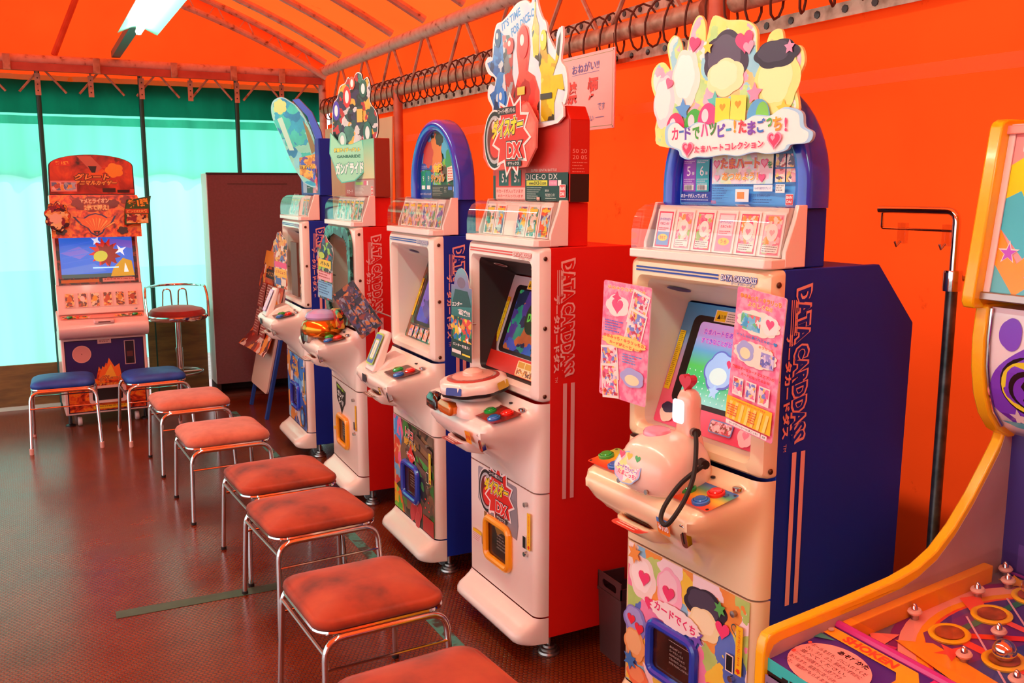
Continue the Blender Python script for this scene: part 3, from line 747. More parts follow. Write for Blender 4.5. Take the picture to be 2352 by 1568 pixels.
a.rows(-.075, 1.503, -.01, 6, .006, H('#2b50a8'), .0018, 11); a.rows(.005, 1.504, .06, 1, .006, H('#2b50a8'), .0018, 12)
a.rect(.01, 1.466, .055, 1.496, '#eaf0f6'); a.rect(.016, 1.473, .04, 1.489, '#e8863a'); a.rect(.07, 1.491, .13, 1.506, '#eef2fa'); a.text('Cardから遊び方をチェック', .1, 1.4985, .006, '#3458b0', .052)
a.rect(.14, 1.488, .168, 1.507, '#f6f4f2'); a.rows(.142, 1.503, .166, 3, .005, H('#333333'), .0016, 8); a.text('発売元 株式会社バンダイ', .095, 1.481, .008, '#24408f', .06); a.rows(.07, 1.471, .13, 2, .006, H('#24408f'), .0015, 6)
bandai(a, .184, 1.473, .0115); a.text('PBB', -.062, 1.464, .008, '#e0442a')
a.build('topper_print', E_)
# die-cut sign in front of the arch: two layers, lobed outline
lob = [(-.2, 1.60), (-.255, 1.64), (-.245, 1.7), (-.275, 1.76), (-.268, 1.80), (-.235, 1.815), (-.2, 1.79), (-.215, 1.85), (-.19, 1.875), (-.165, 1.855), (-.15, 1.81), (-.125, 1.885), (-.1, 1.91), (-.078, 1.89), (-.072, 1.845), (-.05, 1.9), (.0, 1.885),
       (.06, 1.875), (.095, 1.85), (.1, 1.8), (.12, 1.78), (.14, 1.835), (.17, 1.84), (.185, 1.80), (.225, 1.8), (.24, 1.765), (.22, 1.72), (.23, 1.66), (.19, 1.62), (.2, 1.6)]
lob = smooth_closed(lob)
board('sign_backboard', E_, lob, .038, .006, H('#f6eda0'))
a = front(.0374)
def shrink(pts, k):
    cx = sum(p[0] for p in pts) / len(pts); cz = sum(p[1] for p in pts) / len(pts); return [(cx + (x - cx) * k, cz + (z - cz) * k) for x, z in pts]
PAST = collage('pastel sign print', ['#f7b6d0', '#f3ea8a', '#9ad8ea', '#f9f3ee', '#bfe39a', '#f2c98a'], 26, seed=8)
a.poly(lob, '#f3e88e'); a.poly(shrink(lob, .965), PAST)
for x, z, rx_, rz_, c, c2 in ((-.222, 1.715, .04, .065, '#f9dfe8', '#fbf4f4'), (-.14, 1.765, .05, .07, '#f8ece2', '#fffaf6'), (-.0, 1.80, .075, .06, '#3a3048', '#5a5068'), (-.0, 1.755, .062, .042, '#f6ecb4', '#fbf4c8'), (.165, 1.735, .065, .075, '#f3e88e', '#f8f2b0'), (.16, 1.79, .065, .03, '#262238', '#3e3a50')):
    a.poly(blob(x, z, rx_, rz_, 6, .12, x * 9), c); a.poly(blob(x - .006, z + .006, rx_ * .75, rz_ * .75, 6, .1, x * 9), c2)
for x, z, r_, c in ((-.11, 1.845, .022, '#f2447c'), (.06, 1.83, .03, '#f2447c'), (.075, 1.815, .018, '#f8a0bc'), (-.2, 1.76, .016, '#f06a94'), (.035, 1.69, .016, '#ef3f78')): a.poly(heart(x, z, r_, rot=x * 2), c)
for x, z, r_, c in ((-.145, 1.69, .03, '#5a9be0'), (-.03, 1.70, .028, '#5fc9c0'), (.1, 1.71, .026, '#f48fb4'), (.19, 1.67, .022, '#f5c93a'), (-.06, 1.83, .018, '#f8d04a'), (.2, 1.8, .016, '#f48fb4')): a.poly(star(x, z, r_, r_ * .5), c)
for x, z, c in ((-.17, 1.64, '#ea2f66'), (-.1, 1.645, '#3fae3a'), (-.05, 1.655, '#ee3f86')): a.poly(circ(x, z, .036, .045), c); a.poly(circ(x - .01, z + .016, .012, .016), '#fbdfe6')
for x, z, c in ((.0, 1.665, '#f2df3a'), (.052, 1.668, '#f0e45a')): a.poly([(x - .026, z - .05), (x + .024, z - .055), (x + .026, z + .04), (x - .024, z + .045)], c); a.poly(heart(x, z + .022, .011), '#f0a020')
a.poly(circ(.118, 1.655, .036, .042), '#5aa8dc'); a.poly(circ(.13, 1.66, .02, .03), '#7cc850')
a.build('sign_picture', E_)
plq = [(-.215, 1.60), (-.222, 1.655), (-.19, 1.675), (-.15, 1.65), (-.1, 1.668), (-.05, 1.655), (.0, 1.67), (.06, 1.66), (.1, 1.675), (.15, 1.67), (.19, 1.69), (.24, 1.672), (.25, 1.63), (.275, 1.61), (.265, 1.582), (.215, 1.578), (.2, 1.562), (.15, 1.553), (.1, 1.56), (.05, 1.55), (.0, 1.556), (-.06, 1.55), (-.1, 1.553), (-.13, 1.545), (-.16, 1.558), (-.17, 1.578)]
plq = smooth_closed([(.02 + x * .97, 1.618 + (z - 1.615) * .72) for x, z in plq])
board('sign_plaque', E_, plq, .022, .007, H('#a8d4f2'))
a = front(.0214); a.poly(plq, '#a8d6f4'); a.poly(shrink(plq, .95), '#fbf6f4')
tx = 'カードでハッピー!たまごっち!'; cols = ['#d6336c', '#3f6fc4', '#6a3fb0', '#43a838', '#e0479a', '#3f8f3a', '#6a45c0', '#3fa6c8', '#e8a21e', '#e03a4a', '#7a3fb4', '#2f6fc8', '#48b040', '#e89a1e', '#e0407a']
x = -.172
for i, ch in enumerate(tx):
    wd = .0295 if ch not in 'ー!っ' else .02; hh = .031 if ch not in 'ーっ!' else (.03 if ch == '!' else .02 if ch == 'っ' else .006)
    a.text(ch, x + wd / 2, 1.632 + .004 * sin(i * 1.7) + i * .0005, hh, cols[i % len(cols)], min(wd * .86, .026) if ch != '!' else .007, bold=.035, rot=radians(3)); x += wd
a.text('たまハートコレクション', .035, 1.594, .017, '#d81f5c', .23, bold=.03, rot=radians(1.5))
for x, z in ((-.105, 1.594), (.182, 1.604)): a.poly(heart(x, z, .023), '#f58fb0'); a.poly(heart(x, z, .018), '#e62e62'); a.poly(heart(x - .004, z + .004, .007), '#f9a6be')
a.build('plaque_lettering', E_)
def draw(a, i, w, h):
    P_ = ['#e2d4ee', '#f6a0bc', '#f6b0c4', '#f3c4da', '#f291a8', '#f4b0b8']
    if i in (0, 3):
        a.rect(-w / 2 + .004, .004, w / 2 - .004, h - .004, '#f6e2ea' if i else '#dfe4f2'); a.rect(-w / 2 + .004, .004, w / 2 - .004, h * .42, '#ee8fb0' if i else '#6fa0dc'); a.poly(circ(0, h * .26, w * .34, h * .1), '#f6d24a')
        a.text('うら' if i else 'おもて', 0, h * .26, .009, '#d8422a', w * .4, bold=.02); a.text('カードでハッピー', 0, h * .78, .008, '#6a4ac0', w * .75, bold=.02); a.text('たまごっち!', 0, h * .66, .007, '#d8407a', w * .62, bold=.02); a.rows(-w * .35, h * .52, w * .35, 2, .005, H('#d04060'), .0015, 2)
    else:
        a.rect(-w / 2 + .003, .003, w / 2 - .003, h - .003, collage('pink sample card', ['#f0507c', '#f9c4cf', '#f6e4d4', '#e8a05a', '#9ac86a', '#f07a9a'], 70, seed=1)); a.poly(circ(0, h * .56, w * .3, h * .22), '#f9ece6'); a.poly(heart(0, h * .56, w * .16), P_[i])
        a.rect(-w / 2 + .004, .005, w / 2 - .004, h * .24, '#f6efe8'); a.rows(-w / 2 + .006, h * .2, w / 2 - .006, 3, .005, H('#443344'), .0015, i)
cards(E_, [H('#d83a6a'), H('#f2a0b0')], extra=draw)
# monitor
a = screen(E_, gradient('blue to pink screen surround', ['#ee4f74', '#f2708e', '#c9a0c8', '#5aa4d8', '#3f9fdc'], 2, .9, 1.2), gradient('lit game picture', ['#7fd0c8', '#3fb87a', '#4fc05a', '#5a9ac8', '#a890d0', '#b89ad0'], 2, .97, 1.17, .2, emit=.38))
for t, y in (('たまハートをあつめて', .258), ('すてきなことがおきるよ', .235)): a.text(t, -.02, y, .014, G('#7a4fd0', .3), .15, bold=.02, outline=[G('#e88ab0', .35)], ow=.06)
for i in range(11):
    for j in range(6): a.poly(circ(-.105 + i * .021, .085 + j * .014, .0022, n=6), G('#bfe8e0', .35)); a.k -= 1
a.k += 1
a.poly(blob(.0, .165, .052, .05, 5, .14), G('#5a6ac0', .3)); a.poly(blob(.0, .166, .047, .045, 5, .14), G('#8fb8e8', .4)); a.poly(circ(.0, .152, .03, .022), G('#bfe0e0', .4)); a.poly(heart(.028, .188, .013), G('#c83a6a', .3)); a.poly(star(.0, .112, .02, .01), G('#9ac8f0', .4))
a.poly(rrect(.02, .1, .015, .048, .006, 3), '#7a9ad8'); a.poly(rrect(.023, .097, .018, .045, .005, 3), collage('tiny print', ['#f4e8ee', '#e05a6a', '#f6c8d4', '#a0524a'], 120, seed=4))
a.text('コレクション', .06, .04, .008, '#d84a6a', .05, bold=.02)
a.poly(blob(-.14, .03, .026, .024, 5, .12), '#f3d9c0'); a.poly(blob(-.14, .044, .024, .014, 5, .12), '#33294a'); a.poly(blob(.145, .03, .024, .026, 5, .12), '#f6c8cc'); a.poly(heart(.145, .032, .012), '#f08aa4')
a.build('monitor', E_)
def pink(a, pts, wd, ht, right=False):
    a.poly(pts, noise_col('pink dotted print', [(.42, '#f3709f'), (.5, '#f58fb4'), (.6, '#f7a6c4')], 60, .35))
    if not right:
        a.text('ゆめキラコギサマ☆', 0, ht * .95, ht * .035, '#f5a21e', wd * .8, bold=.03, outline=['#fbf2ea'], ow=.06)
        a.poly(blob(-wd * .18, ht * .8, wd * .24, ht * .09, 5, .14), '#f9f2ee'); a.poly(heart(-wd * .18, ht * .8, wd * .13), '#ee4f86'); a.poly(star(-wd * .2, ht * .87, wd * .1, wd * .05, 4), '#e8447a')
        for x, y, r_ in ((.26, .8, -.25), (.22, .64, -.25), (-.28, .3, .15), (-.26, .14, .15)):
            c, s_ = cos(r_), sin(r_); q = [(x * wd + (p * c - q_ * s_) * wd, y * ht + (p * s_ + q_ * c) * wd) for p, q_ in ((-.18, -.26), (.18, -.26), (.18, .26), (-.18, .26))]
            a.poly(q, '#f6efe9'); a.poly(shrink(q, .86), collage('pink card photo', ['#f6d8e0', '#e86a9a', '#7a8ad8', '#f9f2ee', '#f2c46a', '#c8405a'], 110, seed=6))
        a.text('ゆめみっち', -wd * .3, ht * .7, ht * .02, '#e8447a', wd * .3); a.rows(-wd * .42, ht * .66, -wd * .02, 5, ht * .022, H('#6a7ad8'), .003, 3)
        a.poly(blob(.0, ht * .5, wd * .46, ht * .055, 12, .1), '#f6e078'); a.text('ゆめみっち・キラリっちの', 0, ht * .52, ht * .032, '#e8442a', wd * .86, bold=.03, rot=-.06); a.text('カードがとーじょー☆', wd * .05, ht * .475, ht * .032, '#e8442a', wd * .7, bold=.03, rot=-.06)
        a.poly(blob(wd * .22, ht * .22, wd * .24, ht * .08, 5, .14), '#a8b0ea'); a.poly(circ(wd * .22, ht * .2, wd * .15, ht * .045), '#f6eac0'); a.rows(.0, ht * .4, wd * .4, 4, ht * .022, H('#6a9ae0'), .003, 5)
        a.text('たまごっち!', -wd * .26, ht * .045, ht * .03, '#d8242c', wd * .4, bold=.04)
    else:
        a.text('ゆめみっち・キラリっち', 0, ht * .945, ht * .035, '#f5a21e', wd * .84, bold=.03, outline=['#e2307a', '#fbf2ea'], ow=.04); a.text('よろしくね!!', 0, ht * .9, ht * .035, '#f5a21e', wd * .5, bold=.03, outline=['#fbf2ea'], ow=.06)
        a.poly(blob(0, ht * .78, wd * .44, ht * .085, 12, .1), '#f6eee0'); a.rect(-wd * .36, ht * .72, wd * .05, ht * .83, collage('blue game shot', ['#4aa8e0', '#7ac8ea', '#f4f0ee', '#e86a7a', '#6ac08a'], 90, seed=2)); a.poly(blob(wd * .24, ht * .79, wd * .17, ht * .065, 5, .14), '#f9f4f0'); a.poly(heart(wd * .24, ht * .8, wd * .09), '#ee4f86')
        a.text('いっしょにあそんじゃおー♥', 0, ht * .675, ht * .026, '#3a8ad0', wd * .84, bold=.03)
        a.poly(blob(0, ht * .56, wd * .44, ht * .085, 12, .1), '#f6eee0'); a.poly(blob(-wd * .2, ht * .57, wd * .18, ht * .07, 5, .14), '#a8b0ea'); a.poly(circ(-wd * .2, ht * .555, wd * .11, ht * .04), '#f6eac0'); a.rect(.02, ht * .5, wd * .4, ht * .6, collage('violet game shot', ['#a09ae0', '#d8d0f0', '#e8c07a', '#f4f0ee', '#6a6ac0'], 90, seed=5)); a.text('キラリっち', wd * .22, ht * .63, ht * .02, '#e07a1e', wd * .3, bold=.02)
        a.text('楽曲はデータカードダスアプリの', 0, ht * .44, ht * .024, '#e8342a', wd * .88, bold=.03); a.text('カードになってるよ☆', wd * .06, ht * .405, ht * .024, '#e8342a', wd * .6, bold=.03)
        for x in (-.28, 0, .28): a.rect(x * wd - wd * .11, ht * .24, x * wd + wd * .11, ht * .37, '#f6efe9'); a.rect(x * wd - wd * .095, ht * .255, x * wd + wd * .095, ht * .36, collage('pink card photo', ['#f6d8e0'], 1))
        a.rect(-wd * .48, ht * .055, wd * .48, ht * .22, '#f4c81e')
        for i in range(7): a.poly([(-wd * .46 + i * wd * .13, ht * .06), (-wd * .4 + i * wd * .13, ht * .06), (-wd * .34 + i * wd * .13, ht * .19), (-wd * .4 + i * wd * .13, ht * .19)], '#f8e37a')
        a.text('アプリ公式QRからもダウンロードできる', 0, ht * .205, ht * .014, '#e8442a', wd * .7, bold=.02); a.rows(-wd * .44, ht * .16, -wd * .2, 5, ht * .018, H('#e05a3a'), .0025, 4); a.rows(wd * .02, ht * .16, wd * .2, 5, ht * .018, H('#e05a3a'), .0025, 7)
        a.rect(-wd * .44, ht * .018, wd * .3, ht * .048, '#fbf6f2'); a.text('カードでハッピー!たまごっち!', -wd * .06, ht * .033, ht * .018, '#22181c', wd * .62, bold=.01); a.rect(wd * .32, ht * .018, wd * .44, ht * .048, '#fbf6f2'); a.text('検索', wd * .38, ht * .033, ht * .016, '#22181c')
side_card(E_, -.325, .945, .178, .31, radians(2.5), -.07, yaw=radians(6), draw=lambda a, p, w_, h_: pink(a, p, w_, h_))
side_card(E_, .155, .962, .155, .318, radians(4.5), -.075, yaw=radians(-4), draw=lambda a, p, w_, h_: pink(a, p, w_, h_, True))
# console gear
RAINB = gradient('rainbow button plate', ['#d8322a', '#ee6a2a', '#f2c22a', '#5aa86a', '#3f7ac8'], 1, -.19, -.09)
buttons(E_, RAINB)
buttons(E_, gradient('rainbow button plate far', ['#d8322a', '#ee6a2a', '#e8c22a', '#8ab85a'], 1, -.19, -.09), -.168, .062, mark='1')
tray(E_, CREAM, gradient('tray rainbow', ['#d8382a', '#e86a2a', '#f0c23a', '#5aa0a8'], 1, -.21, -.1))
a = Art((.125, FY - .1725, .738), (1, 0, 0), (0, -.2, .98)); a.k = 10; a.poly(rrect(-.022, .022, -.02, .02, .006, 3), '#ee8a2a'); a.rect(-.022, .008, .022, .02, '#4a8ad0'); a.text('¥100', 0, -.003, .017, '#f9f2e8', .036, bold=.03, outline=['#d8322a'], ow=.05); a.build('price_sticker', E_)
L = []
for k, (z, q) in enumerate(((.79, .84), (.797, .93), (.815, .985), (.84, 1.0), (.862, .97), (.882, .9), (.9, .78), (.913, .6), (.921, .4), (.925, .18))):
    L.append([(.02 + .1 * q * (abs(cos(t)) ** .8) * (1 if cos(t) > 0 else -1), FY - .085 + (.1 if sin(t) < 0 else .1) * q * (abs(sin(t)) ** .75) * (1 if sin(t) > 0 else -1), z) for t in [2 * pi * i / 36 for i in range(36)]])
dome = MB().rings(L, mat('peach plastic', '#f3d9c6', .26, coat=.5)).build('scanner_dome', E_, 60)
MB().lathe([(0, 0), (.034, 0), (.034, .006), (.03, .014), (.015, .019), (0, .02)], mat('pink button', '#f29ab4', .2, coat=.6), (.005, FY - .1, .917), 24).build('scanner_button', E_)
a = Art((.0, FY - .1865, .83), (1, 0, 0), (0, .28, .96)); a.k = 10; pts = blob(0, .016, .05, .038, 9, .06); a.poly(pts, '#8ab8e8'); a.poly(shrink(pts, .93), PAST); a.text('カードでハッピー!', 0, .014, .011, '#8a4ac0', .076, bold=.03, outline=['#fbf6f4'], ow=.08, rot=-.05); a.text('たまごっち!', .005, .002, .012, '#e0407a', .07, bold=.03, outline=['#fbf6f4'], ow=.08, rot=-.05)
for x, c in ((-.03, '#ea3f6a'), (.0, '#f2c23a'), (.03, '#4ab05a')): a.poly(heart(x, .044, .011), c)
a.build('dome_sticker', E_)
for x in (-.06, .045): MB().lathe([(0, 0), (.006, 0), (.006, -.003), (0, -.003)], STEEL, (x + .02, FY - .178, .803), 10, 'y').build('dome_screw', E_)
L = [[(.035 + x * q, FY - .03 + y * q * .8, z) for x, y in rrect(-.03, .03, -.03, .03, .02, 5)] for z, q in ((.85, 1.5), (.9, 1.2), (.93, .95), (.96, .9), (.985, .95), (1.005, .92), (1.02, .7), (1.026, .4))]
MB().rings(L, mat('salmon pink plastic', '#f4b9a6', .25, coat=.4)).build('scanner_post', E_, 60)
a = Art((.03, FY - .0568, .945), (1, 0, 0), (0, .0, 1)); a.k = 8; a.poly(rrect(-.021, .021, 0, .058, .01, 4), G('#bfeaf4', .7)); a.poly(rrect(-.016, .016, .006, .052, .008, 4), G('#e8fafc', .9)); a.build('post_display', E_)
MB().prism(heart(.035, 1.045, .023), mat('translucent red plastic', '#c81e3c', .2, coat=.5), (0, FY - .045, 0), (1, 0, 0), (0, 0, 1), (0, 1, 0), .02).build('heart_lamp', E_, bevel=.004)
for p, d in (((.072, FY - .045, .93), (1, -.5, .2)), ((.128, FY - .07, .875), (1, -.3, .0))):
    MB().tube([p, Vector(p) + Vector(d) * .022], .011, DARK, 10).build('cable_plug', E_)
cp = [(.09, FY - .056, .935), (.115, FY - .075, .91), (.15, FY - .11, .86), (.172, FY - .15, .82), (.178, FY - .185, .785), (.165, FY - .2, .76), (.14, FY - .195, .765), (.125, FY - .17, .79), (.13, FY - .13, .835), (.146, FY - .08, .873)]
def smooth_path(P, n=6):
    P = [Vector(p) for p in P]; o = []
    for i in range(len(P) - 1):
        a, b_, c, d = P[max(0, i - 1)], P[i], P[i + 1], P[min(len(P) - 1, i + 2)]
        for k in range(n):
            t = k / n; o.append(.5 * ((2 * b_) + (c - a) * t + (2 * a - 5 * b_ + 4 * c - d) * t * t + (3 * b_ - a - 3 * c + d) * t ** 3))
    return o + [P[-1]]
MB().tube(smooth_path(cp), .0055, RUBBER, 8).build('scanner_cable', E_)
# printed door
a = front(FY - .0012); a.rect(-.222, .155, .232, .555, collage('pastel door print', ['#f48fb8', '#f6d84a', '#f9e8ee', '#8ac8e8', '#f2a04a', '#b8dc7a', '#5a7ad0', '#f6f0ea'], 15, seed=4))
for x, z, rx_, rz_, c, c2 in ((-.16, .47, .055, .06, '#f8ece4', '#fffaf6'), (-.05, .475, .05, .06, '#f7bcd4', '#f9d8e4'), (.085, .485, .075, .045, '#2c2438', '#4a4258'), (.085, .44, .055, .04, '#f6ecb4', '#fbf4c8'), (-.185, .335, .05, .045, '#8a8ad8', '#a8a8e8'), (-.185, .27, .045, .045, '#f2ae6a', '#f6c48a'), (.14, .22, .06, .055, '#2c2438', '#443c52'), (-.17, .185, .045, .03, '#ee7a4a', '#f29a6a')):
    a.poly(blob(x, z, rx_, rz_, 6, .12, x * 9), c); a.poly(blob(x - .005, z + .006, rx_ * .75, rz_ * .75, 6, .1, x * 9), c2)
for x, z, r_, c in ((-.15, .475, .025, '#f2447c'), (-.05, .47, .025, '#ee3f78'), (.15, .455, .026, '#f2447c'), (-.2, .34, .018, '#ea2f46'), (-.165, .325, .02, '#ea2f46'), (-.125, .415, .02, '#ee3f78'), (.03, .37, .02, '#ee3f78'), (.12, .29, .018, '#ee5a86'), (.2, .33, .014, '#ea4a3a')): a.poly(heart(x, z, r_), c)
for x, z, r_, c in ((.14, .505, .022, '#5ab85a'), (.06, .4, .03, '#7a5ac8'), (-.2, .22, .03, '#3f7ac8'), (.2, .26, .02, '#4a9ae0'), (-.19, .53, .03, '#f2a04a')): a.poly(star(x, z, r_, r_ * .5, 6), c)
a.line([(p[0], p[1]) for p in heart(.2, .475, .018)] + [heart(.2, .475, .018)[0]], .003, '#3f5a5a')
pts = blob(-.02, .415, .095, .03, 18, .12); a.poly(pts, '#fbf4f2'); a.text('カードでくち', -.02, .417, .026, '#e62e72', .16, bold=.03, outline=['#fbf4f2'], ow=.05, rot=-.08)
slots(E_, a, '#e0341c'); a.build('door_print', E_); window(E_, BLUEP, -.13, .07, .22, .385)

# ---- red machine with the dice dial
D_ = machine('red card machine with white front, dice dial and white-edged hero sign', (1.373, 2.459), -1, RED, PWHITE)
BOXP = gradient('red to black box print', ['#16100f', '#1a1210', '#8f1812', '#c02016', '#c8241a'], 2, 1.52, 1.75)
MB().prism([(-.26, 1.456), (.25, 1.456), (.25, 1.70), (.225, 1.74), (-.23, 1.74), (-.26, 1.70)], mat('red sign box', '#c0180f', .35), (0, .062, 0), (1, 0, 0), (0, 0, 1), (0, 1, 0), .07).build('sign_box', D_, smooth=0, bevel=.004)
a = front(.0612); a.rect(-.255, 1.457, .247, 1.54, '#0e3a34'); a.rect(-.255, 1.54, .247, 1.7, '#c22a20')
a.poly(rrect(-.235, -.015, 1.46, 1.56, .01, 3), '#d8302c')
for x, n in ((-.175, '5'), (-.085, '5')): a.rect(x - .035, 1.505, x + .035, 1.556, '#1b4f4c'); a.text(n, x - .005, 1.531, .03, '#f2ece8', bold=.02); a.text('弾', x + .018, 1.522, .011, '#f2ece8')
a.rect(-.23, 1.462, -.02, 1.5, '#f3b0a8'); a.text('のカードが入っています', -.13, 1.488, .013, '#c8241e', .19, bold=.02); a.text('のカード入っています', -.125, 1.472, .011, '#c8241e', .18, bold=.02)
a.rect(-.02, 1.457, .247, 1.545, '#0b2a28'); a.text('SUPER SENTAI BATTLE', .1, 1.553, .008, '#d8c8c0', .16); a.text('DICE-O DX', .085, 1.533, .017, '#f3ece8', .2, space=1.15)
a.rect(-.01, 1.505, .125, 1.522, '#d8d82a'); a.text('www.DICE-O.com', .062, 1.5135, .011, '#161010', .11, bold=.02); a.rect(.135, 1.505, .185, 1.522, '#ee86a8'); a.text('データカードダス', .16, 1.5135, .007, '#f9f2f0', .042); a.rect(.19, 1.505, .21, 1.522, '#f1ece8')
a.rows(-.005, 1.498, .09, 6, .0065, H('#cfd6d0'), .0018, 4); a.text('発売元', .125, 1.49, .008, '#dfe6e0'); a.text('株式会社バンダイ', .145, 1.477, .01, '#dfe6e0', .06); a.rows(.115, 1.466, .18, 1, .006, H('#dfe6e0'), .0016, 5); a.rect(.06, 1.462, .08, 1.47, '#e8b0a0')
bandai(a, .22, 1.489, .0185); a.build('sign_box_print', D_)
a = Art((.2506, .062, 1.457), (0, 1, 0), (0, 0, 1)); a.rect(.002, .0, .068, .083, '#17201f'); a.rect(.002, .083, .068, .24, '#c2241a'); a.text('50 20', .034, .15, .012, '#e8a89c', .05); a.text('20 05', .034, .132, .012, '#e8a89c', .05); a.rows(.008, .115, .06, 4, .009, H('#e08a7c'), .0025, 3); a.build('sign_box_side', D_)
cut = [(-.245, 1.69), (-.235, 1.76), (-.27, 1.80), (-.262, 1.84), (-.225, 1.83), (-.215, 1.86), (-.265, 1.88), (-.29, 1.915), (-.265, 1.935), (-.235, 1.93), (-.23, 1.98), (-.205, 2.03), (-.165, 2.035), (-.12, 2.05), (-.06, 2.075), (-.0, 2.075), (.03, 2.06), (.045, 2.085), (.058, 2.12), (.07, 2.11), (.072, 2.06), (.1, 2.01), (.125, 1.99), (.14, 1.95), (.19, 1.9), (.2, 1.95), (.222, 1.965), (.225, 1.92), (.215, 1.87), (.245, 1.84), (.255, 1.78), (.235, 1.74), (.21, 1.77), (.2, 1.69)]
cut = smooth_closed(cut, 4)
board('sign_cutout', D_, cut, .05, .006, H('#eef0f2'))
a = front(.0494); a.poly(cut, '#f4f2f0'); inner = shrink(cut, .95)
a.poly(shrink(cut, .955), noise_col('pale blue print', [(.4, '#cfe0ee'), (.6, '#e9eef2')], 14, .4))
a.text("IT'S TIME", -.1, 2.033, .027, '#2f8fd8', .13, bold=.03, rot=.25); a.text('FOR DICE-O', -.02, 2.012, .027, '#2f8fd8', .16, bold=.03, rot=.28)
rays = lambda cx, cz, n, r0, r1, ph: [(cx + (r1 if i % 2 else r0) * cos(ph + pi * i / n), cz + (r1 if i % 2 else r0) * sin(ph + pi * i / n)) for i in range(2 * n)]
BLUS = collage('blue armour print', ['#1f5fb0', '#3a86d0', '#0f2f66', '#c9d6de', '#2a6fc0'], 24, seed=1); REDS = collage('red suit print', ['#d8201c', '#b0140f', '#e84a3a', '#3a1614', '#d92a22'], 16, seed=2); YELS = collage('yellow suit print', ['#e8c81e', '#c8a414', '#f2de5a', '#3a3412', '#d8c020'], 18, seed=3)
a.poly([(-.235, 1.70), (-.225, 1.77), (-.255, 1.81), (-.22, 1.82), (-.2, 1.86), (-.25, 1.89), (-.272, 1.915), (-.23, 1.92), (-.215, 1.99), (-.18, 2.01), (-.15, 1.99), (-.13, 1.92), (-.12, 1.8), (-.1, 1.70)], BLUS)
a.poly([(-.16, 1.99), (-.11, 1.985), (-.085, 1.94), (-.09, 1.86), (-.06, 1.79), (-.09, 1.72), (-.13, 1.80), (-.15, 1.9)], collage('grey armour print', ['#6a6f78', '#c8d0d4', '#b0302a', '#2a2f38', '#9aa2a8'], 30, seed=5))
a.poly([(-.09, 1.70), (-.1, 1.76), (-.06, 1.83), (-.045, 1.86), (-.06, 1.93), (-.055, 1.985), (-.02, 2.01), (.02, 1.99), (.03, 1.93), (.015, 1.86), (.06, 1.84), (.09, 1.79), (.09, 1.70)], REDS)
a.poly([(.05, 1.9), (.04, 1.98), (.055, 2.02), (.06, 2.1), (.066, 2.02), (.085, 1.985), (.085, 1.88)], YELS)
a.poly([(.1, 1.70), (.1, 1.84), (.085, 1.87), (.1, 1.95), (.13, 1.965), (.14, 1.9), (.185, 1.87), (.2, 1.93), (.214, 1.95), (.205, 1.88), (.17, 1.83), (.225, 1.83), (.24, 1.78), (.2, 1.79), (.18, 1.75), (.18, 1.70)], YELS)
for x, z, rx_, rz_, c in ((-.19, 1.985, .022, .03, '#123a7a'), (-.165, 1.79, .026, .036, '#2a7ad8'), (-.015, 1.95, .034, .05, '#e2302a'), (.115, 1.94, .02, .03, '#f0dc3a'), (-.1, 1.95, .024, .026, '#c8302a')): a.poly(circ(x, z, rx_, rz_), c); a.poly(circ(x - .006, z + .008, rx_ * .4, rz_ * .35), '#f2e8e4')
a.rect(-.05, 1.79, -.0, 1.815, '#d8b83a'); a.rect(.1, 1.765, .17, 1.782, '#3a3630')
a.build('sign_picture', D_)
pl = [(-.25, 1.60), (-.255, 1.67), (-.21, 1.735), (.06, 1.76), (.12, 1.70), (.115, 1.62), (.055, 1.563), (-.17, 1.556), (-.215, 1.57)]
board('sign_plaque', D_, pl, .022, .006, H('#e88a80'))
a = front(.0214); a.poly(pl, '#e2564a'); a.poly(shrink(pl, .96), noise_col('coral plaque print', [(.4, '#e0483c'), (.6, '#ea7a6c')], 12, .35))
def dice_logo(a, cx, cz, s_):
    a.poly(circ(cx - .085 * s_, cz - .01 * s_, .082 * s_, .1 * s_, 28), '#f2ece8'); a.poly(circ(cx - .085 * s_, cz - .01 * s_, .076 * s_, .094 * s_, 28), '#1b1a1c'); a.poly(circ(cx - .085 * s_, cz - .01 * s_, .064 * s_, .08 * s_, 28), '#b9bcc0'); a.poly(circ(cx - .085 * s_, cz - .01 * s_, .054 * s_, .068 * s_, 28), '#6a1210'); a.poly(circ(cx - .08 * s_, cz - .03 * s_, .04 * s_, .04 * s_, 20), '#d8201a'); a.poly(circ(cx - .09 * s_, cz + .035 * s_, .016 * s_, .016 * s_, 12), '#f6b8b0')
    a.poly(rays(cx + .035 * s_, cz + .0 * s_, 11, .1 * s_, .14 * s_, .2), '#f2ece8'); a.poly(rays(cx + .035 * s_, cz + .0 * s_, 11, .088 * s_, .125 * s_, .2), '#d8241c')
    a.rect(cx - .06 * s_, cz + .068 * s_, cx + .07 * s_, cz + .092 * s_, '#26242a'); a.text('スーパー戦隊バトル', cx + .005 * s_, cz + .08 * s_, .016 * s_, '#f4f0ee', .12 * s_, bold=.02)
    a.text('ダイスオー', cx + .01 * s_, cz + .028 * s_, .062 * s_, '#f2e21c', .22 * s_, bold=.05, shear=.15, rot=.06, outline=['#1b1a1c', '#f2ece8'], ow=.05)
    a.text('DX', cx + .06 * s_, cz - .048 * s_, .05 * s_, '#e2261c', .1 * s_, bold=.06, outline=['#f6f2f0', '#1b1a1c'], ow=.05); a.rect(cx + .005 * s_, cz - .1 * s_, cx + .11 * s_, cz - .082 * s_, '#1b1a1c'); a.text('デラックス', cx + .057 * s_, cz - .091 * s_, .012 * s_, '#f4f0ee', .08 * s_, bold=.02)
dice_logo(a, -.08, 1.665, .98); a.build('plaque_lettering', D_)
